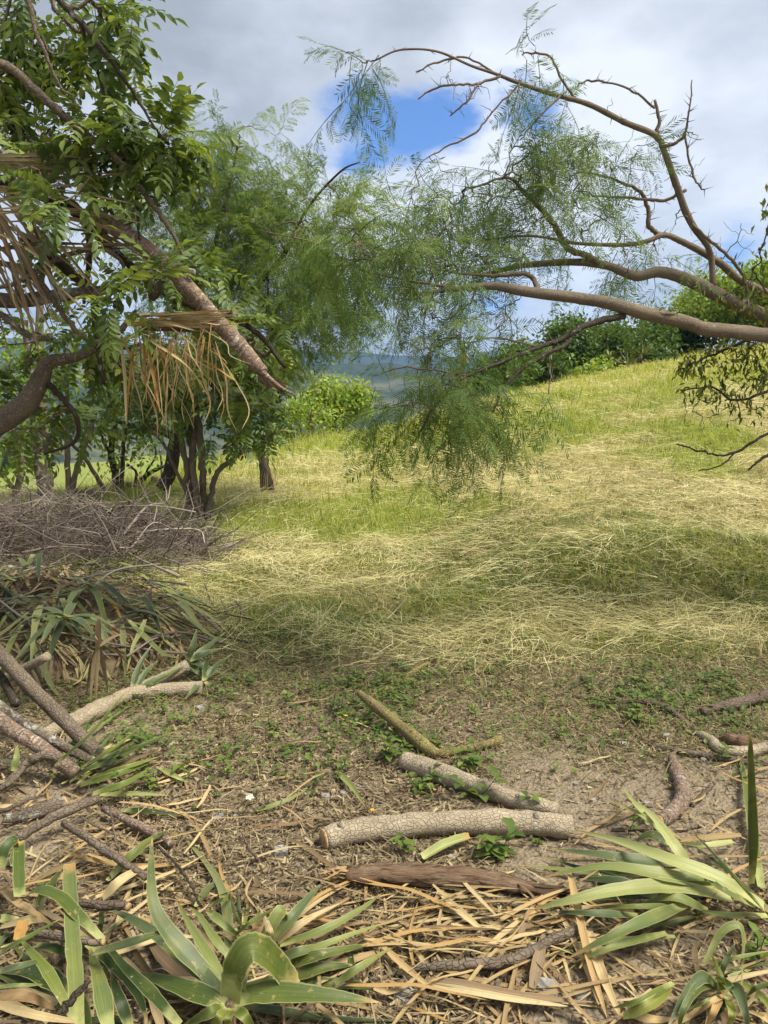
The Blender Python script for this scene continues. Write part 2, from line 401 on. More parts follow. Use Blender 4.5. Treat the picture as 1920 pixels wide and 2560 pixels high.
M = dict(
    ground=ground_mat(),
    straw=leaf_mat('dry_hay', [(.27, .235, .105), (.46, .41, .18), (.60, .545, .26), (.74, .70, .42)], .2, .6, .3, (1.1, 1.0, .8)),
    grass=leaf_mat('fresh_grass', [(.09, .14, .018), (.19, .25, .03), (.33, .36, .06), (.48, .46, .13)], .4, .5, .3),
    weed=leaf_mat('weed_leaf', [(.05, .085, .018), (.085, .135, .026), (.135, .195, .036), (.22, .27, .055)], .35, .5, .3),
    feather=leaf_mat('thorn_tree_leaf', [(.045, .085, .02), (.075, .135, .03), (.12, .19, .045), (.20, .27, .07)], .42, .55, .25),
    feather2=leaf_mat('feathery_tree_leaf', [(.07, .12, .03), (.12, .19, .045), (.18, .26, .06), (.27, .34, .09)], .45, .55, .25),
    pinnate=leaf_mat('broad_leaflet', [(.045, .075, .026), (.085, .135, .034), (.15, .21, .045), (.30, .34, .07)], .42, .48, .3),
    bright=leaf_mat('bright_bush_leaf', [(.08, .15, .02), (.15, .25, .03), (.24, .34, .05), (.34, .40, .08)], .4, .5, .3),
    olive=leaf_mat('olive_lance_leaf', [(.035, .055, .012), (.08, .11, .02), (.15, .175, .03), (.30, .27, .05)], .35, .5, .3),
    hedge=leaf_mat('ridge_tree_leaf', [(.025, .055, .012), (.05, .10, .02), (.09, .155, .03), (.15, .21, .04)], .35, .5, .3),
    pink=leaf_mat('pink_seed_head', [(.16, .09, .10), (.26, .15, .16), (.34, .22, .22)], .4, .6, .2, (1, 1, 1)),
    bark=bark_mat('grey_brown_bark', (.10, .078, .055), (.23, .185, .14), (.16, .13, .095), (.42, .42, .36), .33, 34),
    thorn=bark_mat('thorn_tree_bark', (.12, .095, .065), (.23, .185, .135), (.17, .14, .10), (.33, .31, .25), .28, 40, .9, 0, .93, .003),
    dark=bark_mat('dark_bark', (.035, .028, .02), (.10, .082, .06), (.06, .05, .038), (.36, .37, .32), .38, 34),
    lichen=bark_mat('lichen_bark', (.09, .07, .05), (.20, .16, .12), (.13, .105, .08), (.36, .36, .31), .45, 36),
    ringed=bark_mat('ringed_bark', (.15, .10, .07), (.27, .19, .14), (.20, .15, .11), None, 0, 30, .8, 300, .75),
    log=bark_mat('cracked_log_bark', (.24, .195, .13), (.46, .39, .285), (.36, .30, .21), (.54, .48, .38), .32, 40, .35, 0, .84, .004),
    moss=bark_mat('mossy_bark', (.13, .10, .05), (.30, .24, .12), (.25, .22, .08), (.52, .48, .40), .30, 40),
    twig=bark_mat('twig_bark', (.085, .062, .045), (.21, .165, .125), (.14, .105, .08), None, 0, 30),
    brush=leaf_mat('dead_twig', [(.062, .048, .040), (.12, .095, .08), (.21, .172, .142), (.36, .31, .265)], .05, .8, .1),
    rotten=wood_mat('rotten_wood', (.08, .052, .032), (.27, .19, .12), (.17, .105, .065)),
    cut=cut_mat(),
    yucca=yucca_mat('yucca_leaf', [(.016, .032, .008), (.045, .074, .015), (.110, .145, .027), (.24, .25, .055)]),
    pale=yucca_mat('pale_wilted_leaf', [(.10, .135, .04), (.20, .235, .075), (.36, .38, .15), (.52, .52, .27)], (.42, .26, .10), .3),
    blue=yucca_mat('grey_green_leaf', [(.028, .050, .019), (.060, .090, .036), (.12, .155, .070), (.27, .27, .11)], (.36, .28, .15), .5),
    dry=dry_mat('dry_leaf', [(.10, .075, .05), (.30, .21, .11), (.43, .33, .17), (.55, .46, .26), (.40, .24, .08), (.25, .20, .14)]),
    thatch=dry_mat('thatch_leaf', [(.10, .068, .045), (.24, .18, .11), (.36, .28, .165), (.34, .31, .14)]),
    litter=leaf_mat('leaf_litter', [(.09, .066, .042), (.19, .145, .085), (.30, .235, .135), (.42, .35, .21)], .1, .8, .1, (1, 1, .9)),
    clip=leaf_mat('clipping', [(.07, .065, .028), (.15, .14, .055), (.25, .225, .095), (.40, .35, .18)], .15, .8, .1, (1, 1, .9)),
    stone=NT('grey_stone').finish.__self__,
)
def stone_mat():
    n = M['stone']; oc = n.n('ShaderNodeTexCoord').outputs['Object']; a = n.noise(oc, 30, 5)
    return n.finish(n.ramp(a, [(.3, (.17, .16, .145)), (.7, (.32, .305, .28))]), .9, .2, n.bump(a, .5, .004))
M['stone'] = stone_mat()

# ------------------------------------------------------------------ the hill
def green_mask(x, y):
    g = smooth(.46, .60, fbm(x * .42 + 3, y * .30, 4, 21)) * .9 + .15 * smooth(.5, .6, fbm(x * 2, y * 2, 2, 44))
    for px, py, r, s in GREENS: g = np.maximum(g, s * np.exp(-(((x - px) / r) ** 2 + ((y - py) / (r * 1.2)) ** 2)))
    return np.clip(g + .28 * smooth(9, 15, y), 0, 1)
def turf_mask(x, y):
    e = (fbm(x * 1.1, y * 1.1, 4, 8) - .5) * 2.6
    return smooth(3.9, 5.6, y + e * .7 - .35 * np.clip(-x - .8, 0, 2))
GREENS = []
GREENS = [(*Q(px, py)[:2], r, s) for px, py, r, s in ((980, 1310, .55, 1), (560, 1290, 1.3, .9), (700, 1300, .8, .8), (1160, 1500, .5, 1), (1500, 1390, .7, .75), (1720, 1350, .9, .7), (1880, 1400, .9, .85),
          (520, 1480, .5, .7), (700, 1560, .7, .8), (900, 1400, .6, .7), (1300, 1560, .6, .7), (1650, 1640, .7, .8))]
def make_ground():
    ys = np.concatenate([np.linspace(-8, .8, 14), np.arange(.85, 9, .05), np.geomspace(9, 60, 170)[0:], np.geomspace(61, 700, 46)])
    xf = np.arange(-4.5, 4.5001, .05); xo = np.geomspace(4.6, 520, 84)
    xs = np.concatenate([-xo[::-1], xf, xo])
    X, Y = np.meshgrid(xs, ys); Z = height(X, Y)
    v = np.stack([X, Y, Z], -1).reshape(-1, 3); nx, ny = len(xs), len(ys)
    i = np.arange(ny - 1)[:, None] * nx; j = np.arange(nx - 1)[None]
    q = np.stack([i + j, i + j + 1, i + nx + j + 1, i + nx + j], -1).reshape(-1, 4)
    b = np.zeros((len(v), 3)); b[:, 0] = np.maximum(green_mask(v[:, 0], v[:, 1]), smooth(0, 6, v[:, 1] - np.interp(v[:, 0], *CREST)))
    m = MB(); m.add(v, [q], turf_mask(v[:, 0], v[:, 1]), b)
    tag(m.build('hill_ground', M['ground']), kind='structure')
make_ground()

def mountain(name, m, y0, y1, ridge, base, seed, amp, nx=220, ny=46):
    """a range whose skyline is the list of (x, z) at its ridge"""
    rx = np.array([r[0] for r in ridge]); rz = np.array([r[1] for r in ridge])
    xs = np.linspace(rx.min(), rx.max(), nx); ts = np.linspace(0, 1.5, ny); X, T = np.meshgrid(xs, ts)
    Y = y0 + (y1 - y0) * T + 0 * X
    top = np.interp(X, rx, rz); up = np.where(T <= 1, smooth(0, 1, T) * .6 + T * .4, 1 - (T - 1) * .8)
    n = fbm(X / amp, Y / amp, 5, seed); gul = np.abs(fbm(X / (amp * .5), Y / (amp * 1.6), 4, seed + 5) - .5) * 2
    Z = base + (top - base) * up + (n - .5) * amp * .22 * np.sin(np.clip(T, 0, 1) * math.pi * .9 + .2) - gul * amp * .13 * np.clip(T * (1.02 - T) * 4, 0, 1)
    Z = Z + (fbm(X / (amp * .12), Y / (amp * .12), 3, seed + 9) - .5) * amp * .03
    v = np.stack([X, Y, Z], -1).reshape(-1, 3); i = np.arange(ny - 1)[:, None] * nx; j = np.arange(nx - 1)[None]
    q = np.stack([i + j, i + j + 1, i + nx + j + 1, i + nx + j], -1).reshape(-1, 4)
    b = MB(); b.add(v, [q]); tag(b.build(name, m), kind='structure')
def rz(px, py, Y):
    p = P(px, py, Y); return (p[0], p[2])
mountain('mountain', mountain_mat('near_mountain_cover', (.10, .105, .06), (.03, .045, .026), (.02, .03, .018), .006), 220, 1100,
         [(-1400, 90)] + [rz(x, y, 1100) for x, y in ((-200, 880), (400, 915), (800, 908), (930, 903), (1000, 905), (1060, 915), (1150, 935), (1300, 960), (1500, 985))] + [(700, -10), (1500, 0)], -45, 31, 260)
mountain('mountain', mountain_mat('far_mountain_cover', (.02, .03, .02), (.03, .04, .024), (.018, .026, .016), .003), 1500, 2500,
         [(-2200, 260)] + [rz(x, y, 2500) for x, y in ((-300, 840), (500, 862), (880, 878), (960, 884), (1060, 890), (1150, 893), (1220, 880), (1300, 868), (1380, 872), (1410, 856), (1445, 842), (1480, 850), (1540, 880), (1700, 900))] + [(1600, 100), (2200, 90)], -60, 77, 500)

# ------------------------------------------------------------------ hay, grass, litter (stuff)
def field_points(n, y0, y1, power=1.0, half=.66):
    u = rng.random(n); y = np.exp(np.log(y0) + (np.log(y1) - np.log(y0)) * u ** power); x = rng.uniform(-half, half, n) * (y + .8)
    ok = y < np.interp(x, *CREST) + 2.0
    return x[ok], y[ok]
def strip_template(seg, bend, taper=.3):
    t = np.linspace(0, 1, seg + 1); x = np.sin(t * bend) / bend if bend else t; z = (1 - np.cos(t * bend)) / bend if bend else 0 * t
    w = .5 * (1 - (1 - taper) * t); v = np.stack([np.repeat(x, 2), np.stack([-w, w], -1).ravel(), np.repeat(-z, 2)], -1)
    f = np.array([[2 * i, 2 * i + 1, 2 * i + 3, 2 * i + 2] for i in range(seg)])
    return v, [f], np.zeros(len(v)), np.stack([v[:, 0] * 0, v[:, 0], v[:, 0]], -1)
def scat(mb, T, x, y, L, w, az, el, lift, a, roll):
    d = np.stack([np.cos(az) * np.cos(el), np.sin(az) * np.cos(el), np.sin(el)], -1)
    fr = frames(d, roll); fr = fr * np.stack([L, w, L], -1)[:, None, :]
    mb.inst(T, fr, np.stack([x, y, height(x, y) + lift], -1), a)
def make_field():
    hay = MB()
    for k, (bend, cnt) in enumerate(((.35, 60000), (1.0, 50000), (-.6, 56000))):
        x, y = field_points(cnt, 4.4, 40, 1.15)
        clump = fbm(x * .9 + 40, y * .7, 4, 61)
        keep = rng.random(len(x)) < turf_mask(x, y) * np.clip(smooth(.36, .6, clump) * 1.1 + .22, 0, 1) * (1 - .65 * green_mask(x, y)) * smooth(-4.8, -2.2, x - .12 * y + .8)
        x, y, c = x[keep], y[keep], clump[keep]; n = len(x)
        az = fbm(x * .6, y * .6, 2, 77) * 12 + rng.normal(0, .95, n) + 2.4
        el = rng.normal(.06, .15, n) - bend * -.22
        near = np.clip(y / 7, .8, 9)
        L = rng.uniform(.08, .30, n) * np.clip(y / 9, 1, 2.0); w = rng.uniform(.002, .0044, n) * near
        scat(hay, strip_template(3, bend), x, y, L, w, az, el, rng.uniform(.0, .09, n) * (.4 + c), np.clip(rng.normal(.56, .26, n) + (c - .5) * .7, 0, 1), rng.uniform(-1, 1, n))
    cx_, cy_ = field_points(330, 5.0, 20, 1.0, .6); ok = (turf_mask(cx_, cy_) > .6) & (green_mask(cx_, cy_) < .75) & (cx_ > -3.0 + .1 * cy_ - .6); cx_, cy_ = cx_[ok], cy_[ok]
    bk_ = np.array([Q(px, py)[:2] for px, py in ((1350, 1560), (1450, 1530), (1550, 1500), (1650, 1510), (1750, 1530), (1850, 1540), (1400, 1480), (1300, 1600), (1880, 1600), (1600, 1560))])
    for k, (qx, qy) in enumerate(list(zip(cx_, cy_)) + [tuple(q) for q in np.repeat(bk_, 2, 0)]):
        n = 60; a0 = rng.uniform(0, 6.28); u = rng.normal(0, .20, n); v_ = rng.normal(0, .07, n); x = qx + math.cos(a0) * u - math.sin(a0) * v_; y = qy + math.sin(a0) * u + math.cos(a0) * v_
        scat(hay, strip_template(3, .9), x, y, rng.uniform(.15, .38, n), rng.uniform(.0022, .0045, n) * np.clip(y / 7, .8, 4), a0 + rng.normal(0, .22, n) + 3.14 * (rng.random(n) < .3), rng.normal(.28, .14, n), rng.uniform(.02, .13, n), np.clip(rng.normal(.58 + .2 * math.sin(k * 7.3), .16, n), 0, 1), rng.uniform(-1, 1, n))
    x, y = field_points(30000, 4.6, 16, 1.0); keep = rng.random(len(x)) < turf_mask(x, y) * .8 * smooth(-4.5, -2, x); x, y = x[keep], y[keep]; n = len(x)
    scat(hay, strip_template(1, 0, .6), x, y, rng.uniform(.03, .10, n), rng.uniform(.003, .006, n) * np.clip(y / 7, .8, 3), rng.uniform(0, 6.28, n), rng.normal(1.1, .3, n), -.005, np.clip(rng.normal(.35, .22, n), 0, 1), rng.uniform(-1, 1, n))
    tag(hay.build('cut_hay', M['straw'], smooth_=False), 'long dry hay lying mown in swaths over the hillside', 'hay', kind='stuff')
    gr = MB()
    for bend, cnt in ((.7, 80000), (1.1, 80000)):
        x, y = field_points(cnt, 4.6, 42, 1.0)
        g = green_mask(x, y); keep = rng.random(len(x)) < turf_mask(x, y) * (g * .95 + .34) * smooth(-6.5, -3, x - .1 * y + 1.5)
        x, y, g = x[keep], y[keep], g[keep]; n = len(x)
        L = rng.uniform(.06, .17, n) * np.clip(y / 9, 1, 2.2) * (.7 + .6 * g); w = rng.uniform(.0035, .0065, n) * np.clip(y / 6, .8, 8)
        scat(gr, strip_template(2, bend, .15), x, y, L, w, rng.uniform(0, 6.28, n), rng.normal(1.15, .25, n), -.005, np.clip(rng.normal(.45, .2, n) + .012 * (y - 8), 0, 1), rng.uniform(-.5, .5, n))
    tag(gr.build('green_grass', M['grass'], smooth_=False), 'short green grass growing through the mown hay on the slope', 'grass', kind='stuff')
    # clippings and chips over the trampled soil
    li = MB()
    T = strip_template(1, .0, .5); T2 = strip_template(2, .9, .25)
    for TT, cnt, l0, l1, w0, w1 in ((T, 120000, .010, .045, .004, .013), (T2, 70000, .03, .12, .0022, .006)):
        x, y = field_points(cnt, 1.45, 8.5, .85, .66)
        d = fbm(x * 1.5, y * 1.5, 4, 15); keep = rng.random(len(x)) < np.clip(smooth(.34, .56, d + .12 * smooth(3, 4.5, y)), .14, 1) * (1 - .75 * smooth(6.4, 8.2, y))
        x, y = x[keep], y[keep]; n = len(x)
        scat(li, TT, x, y, rng.uniform(l0, l1, n), rng.uniform(w0, w1, n), rng.uniform(0, 6.28, n), rng.normal(.1, .3, n), rng.uniform(.002, .016, n), np.clip(rng.normal(.45, .25, n), 0, 1), rng.normal(0, .6, n))
    tag(li.build('leaf_litter', M['litter'], smooth_=False), 'brown chips, clippings and crumbled leaves strewn on the bare soil', 'leaf litter', kind='stuff')
    cl = MB(); x, y = field_points(150000, 3.0, 9.5, .8, .62)
    keep = rng.random(len(x)) < smooth(3.1, 4.6, y + (fbm(x * 1.4, y * 1.4, 4, 55) - .5) * 2.4) * (1 - .6 * smooth(6.5, 9, y)); x, y = x[keep], y[keep]; n = len(x)
    scat(cl, strip_template(2, .8, .3), x, y, rng.uniform(.02, .10, n), rng.uniform(.0022, .006, n), rng.uniform(0, 6.28, n), rng.normal(.25, .4, n), rng.uniform(.002, .02, n), np.clip(rng.normal(.42, .25, n), 0, 1), rng.normal(0, .6, n))
    tag(cl.build('grass_clippings', M['clip'], smooth_=False), 'olive brown grass clippings trampled over the edge of the turf', 'grass clippings', kind='stuff')
    # low ground cover of small round leaves where soil meets turf
    gc = MB(); x, y = field_points(60000, 2.6, 9.5, .75, .6)
    d = fbm(x * 1.3 + 9, y * 1.3, 4, 33); keep = rng.random(len(x)) < (smooth(.47, .64, d) * .9 + .10) * smooth(2.7, 4.3, y) * (1 - .6 * smooth(7, 9, y))
    x, y = x[keep], y[keep]; n = len(x)
    v = np.array([[0, 0, 0], [.45, .32, .05], [1, 0, -.06], [.45, -.32, .05]]); Tl = (v, [np.array([[0, 3, 2], [0, 2, 1]])], np.zeros(4), np.zeros((4, 3)))
    for k in range(2):
        L = rng.uniform(.016, .042, n)
        d = np.stack([np.cos(q := rng.uniform(0, 6.28, n)), np.sin(q), rng.uniform(-.1, .7, n)], -1)
        fr = frames(d) * L[:, None, None]
        xx = x + rng.normal(0, .012, n); yy = y + rng.normal(0, .012, n)
        gc.inst(Tl, fr, np.stack([xx, yy, height(xx, yy) + rng.uniform(.008, .05, n)], -1), np.clip(rng.normal(.4, .22, n), 0, 1))
    tag(gc.build('ground_cover', M['weed'], smooth_=False), 'low small leaved green ground cover between soil and mown grass', 'ground cover', kind='stuff')
make_field()

# ------------------------------------------------------------------ leaf templates
def leaflet(mb, base, d, up, L, w, a, seg=2):
    d = nrm(d); s = nrm(np.cross(up, d)); u = np.cross(d, s)
    rows = [(.0, .0, 0), (.3, .85, .0), (.62, .9, -.02), (1, 0, -.12)]
    v = [base]; f3 = []; f4 = []
    for t, ww, dz in rows[1:3]:
        c = base + d * L * t + u * L * dz; v += [c - s * w * .5 * ww + u * w * .16, c, c + s * w * .5 * ww + u * w * .16]
    v.append(base + d * L + u * L * rows[3][2])
    f3 = [[0, 1, 2], [0, 2, 3], [4, 7, 5], [5, 7, 6]]; f4 = [[1, 4, 5, 2], [2, 5, 6, 3]]
    mb.add(np.array(v), [np.array(f3), np.array(f4)], a)
def t_pinnate(seed, L=.27, pairs=6, ll=.075, lw=.030, droop=.5):
    r = np.random.default_rng(seed); mb = MB(); base_v = r.uniform(-.12, .12)
    t = np.linspace(0, 1, 7); sg = r.normal(0, .08)
    pts = np.stack([L * t, sg * L * t * t, -droop * L * .5 * t * t], -1)
    tube(mb, pts, np.linspace(.0022, .001, 7), 3, .0)
    for i in range(pairs + 1):
        tt = .22 + .78 * i / pairs; c = np.array([np.interp(tt, t, pts[:, k]) for k in range(3)]); ax = nrm(np.array([1, 2 * sg * tt, -droop * tt]))
        k = .75 + .35 * math.sin(tt * 2.6)
        for sd in ((-1, 1) if i < pairs else (0,)):
            if sd and r.random() < .04: continue
            d = ax * (.5 if sd else 1) + np.array([0, sd * .85, 0]) + r.normal(0, .10, 3) + np.array([0, 0, -.15])
            leaflet(mb, c, d, np.array([0, 0, 1.0]) + r.normal(0, .2, 3), ll * k * r.uniform(.85, 1.1), lw * r.uniform(.85, 1.15), np.clip(base_v + r.normal(0, .07), -.3, .3))
    return mb.template()
def t_bipinnate(seed, L=.15, pairs=11, pl=.048, pw=.0056, droop=.7):
    r = np.random.default_rng(seed); mb = MB(); V = []; Fq = []; A = []
    def strip(p0, p1, w, sag, a):
        d = nrm(p1 - p0); s = nrm(np.cross(d, [0, 0, 1.0]) + r.normal(0, .25, 3)); m = (p0 + p1) / 2 + np.array([0, 0, -sag]); b = len(V)
        V.extend([p0, m - s * w * .5, p1 + np.array([0, 0, -sag * 1.5]), m + s * w * .5]); Fq.append([b, b + 1, b + 2, b + 3]); A.extend([a] * 4)
    t = lambda q: np.array([L * q, 0, -droop * L * .5 * q * q])
    strip(t(0), t(.5), .0022, 0, -.1); strip(t(.5), t(1), .0018, 0, -.1)
    for i in range(pairs):
        q = .12 + .88 * i / (pairs - 1); k = .65 + .5 * math.sin(q * 2.9)
        for sd in (-1, 1):
            d = nrm(np.array([.62, sd * .85, -.28]) + r.normal(0, .12, 3)); strip(t(q), t(q) + d * pl * k * r.uniform(.8, 1.1), pw * r.uniform(.8, 1.2), pl * .10, r.normal(0, .08))
    mb.add(np.array(V), [np.array(Fq)], np.array(A)); return mb.template()
def t_sprig(seed, L=.30, n=7, **k):
    r = np.random.default_rng(seed); mb = MB(); ts = [t_bipinnate(seed * 7 + i, **k) for i in range(3)]
    t = np.linspace(0, 1, 5); pts = np.stack([L * t, .05 * np.sin(t * 4 + seed) * L, -.16 * L * t * t], -1); tube(mb, pts, np.linspace(.0026, .0012, 5), 3, -.2)
    for i in range(n):
        q = .12 + .88 * i / (n - 1); c = np.array([np.interp(q, t, pts[:, j]) for j in range(3)]); sd = 1 if i % 2 else -1
        d = np.array([[.75 if i < n - 1 else 1.0, sd * .7 * (i < n - 1), r.uniform(-.75, .25)]]) + r.normal(0, .2, (1, 3))
        mb.inst(ts[i % 3], frames(d, r.normal(0, .4, 1)) * r.uniform(.75, 1.15), c[None], r.normal(0, .06, 1))
    return mb.template()

# ------------------------------------------------------------------ trees
def limb(mb, spec, sides=9, m=6, rough=.05, wob=.0, a=0.0):
    """spec rows: x, y, z, radius in metres"""
    q = catmull(spec, m); 
    if wob: q[1:-1, :3] += rng.normal(0, wob, (len(q) - 2, 3))
    tube(mb, q[:, :3], q[:, 3], sides, a, rough); return q
def PX(rows):
    """photograph pixel, depth, thickness in pixels -> x, y, z, radius"""
    out = []
    for px, py, d, w in rows:
        p = P(px, py, d); out.append([*p, w * d / F * .5 * (.74 if w > 5 else 1)])
    return np.array(out)
def nodes_of(qs): return np.vstack([q[:, :3] for q in qs])
def grow(mb, nodes, targets, tip=.0019, rmax=.02, sides=4, jit=.12, sag=.06, reach=None):
    """join every target to the nearest branch already there; returns the end direction at each target"""
    nodes = np.asarray(nodes, float); own = [-1] * len(nodes); paths = []; T = np.asarray(targets, float)
    d0 = np.array([np.min(np.linalg.norm(nodes - t, axis=1)) for t in T]); order = np.argsort(d0); D = np.zeros_like(T)
    nd = np.zeros((len(nodes) + 4 * len(T), 3)); nd[:len(nodes)] = nodes; c = len(nodes)
    for i in order:
        t = T[i]; dist = np.linalg.norm(nd[:c] - t, axis=1); k = int(np.argmin(dist)); L = dist[k]
        a = nd[k]; q = np.linspace(0, 1, 5)[:, None]; p = a * (1 - q) + t * q
        j = rng.normal(0, jit * L, (5, 3)) * np.sin(q * math.pi); p = p + j + np.array([0, 0, 1]) * sag * L * np.sin(q * math.pi) * rng.uniform(-.6, 1.2)
        paths.append([p, own[k], 1]); D[i] = nrm(p[-1] - p[-2]); nd[c:c + 4] = p[1:]; own += [len(paths) - 1] * 4; c += 4
    for p in reversed(paths):
        if p[1] >= 0: paths[p[1]][2] += p[2]
    for p, par, cnt in paths:
        r0 = min(rmax, tip * cnt ** .5); tube(mb, p, np.linspace(r0, max(tip * .7, r0 * .62), 5), sides if r0 > .004 else 3, .0, 0, False)
    return D
def blob_targets(blobs):
    """blobs: (centre, (rx, ry, rz), count) -> points through the volume, denser towards the skin"""
    out = []
    for c, r, n in blobs:
        u = rdir(n) * (rng.random(n)[:, None] ** .45); out.append(np.asarray(c) + u * np.asarray(r))
    return np.vstack(out)
SPRIGS = [t_sprig(40 + i) for i in range(4)]
def sprigs_at(mb, T, D, scale=(.8, 1.25), droop=.45, base=.45, spread=.18, templates=None, dirx=(0, 0, 0)):
    templates = templates or SPRIGS; n = len(T); k = rng.integers(0, len(templates), n)
    d = nrm(D * .8 + rdir(n) * .7 + np.array([0, 0, -droop]) + np.asarray(dirx)); fr = frames(d, rng.normal(0, .5, n)) * rng.uniform(*scale, n)[:, None, None]
    a = np.clip(rng.normal(base, spread, n), 0, 1)
    for i, t in enumerate(templates):
        s = k == i; mb.inst(t, fr[s], T[s], a[s])
def blobs_px(rows, k=1.0, c=1.0): return [(P(px, py, d), (k * rx * d / F, ry_, k * rz_ * d / F), max(2, int(n * c))) for px, py, d, rx, rz_, ry_, n in rows]

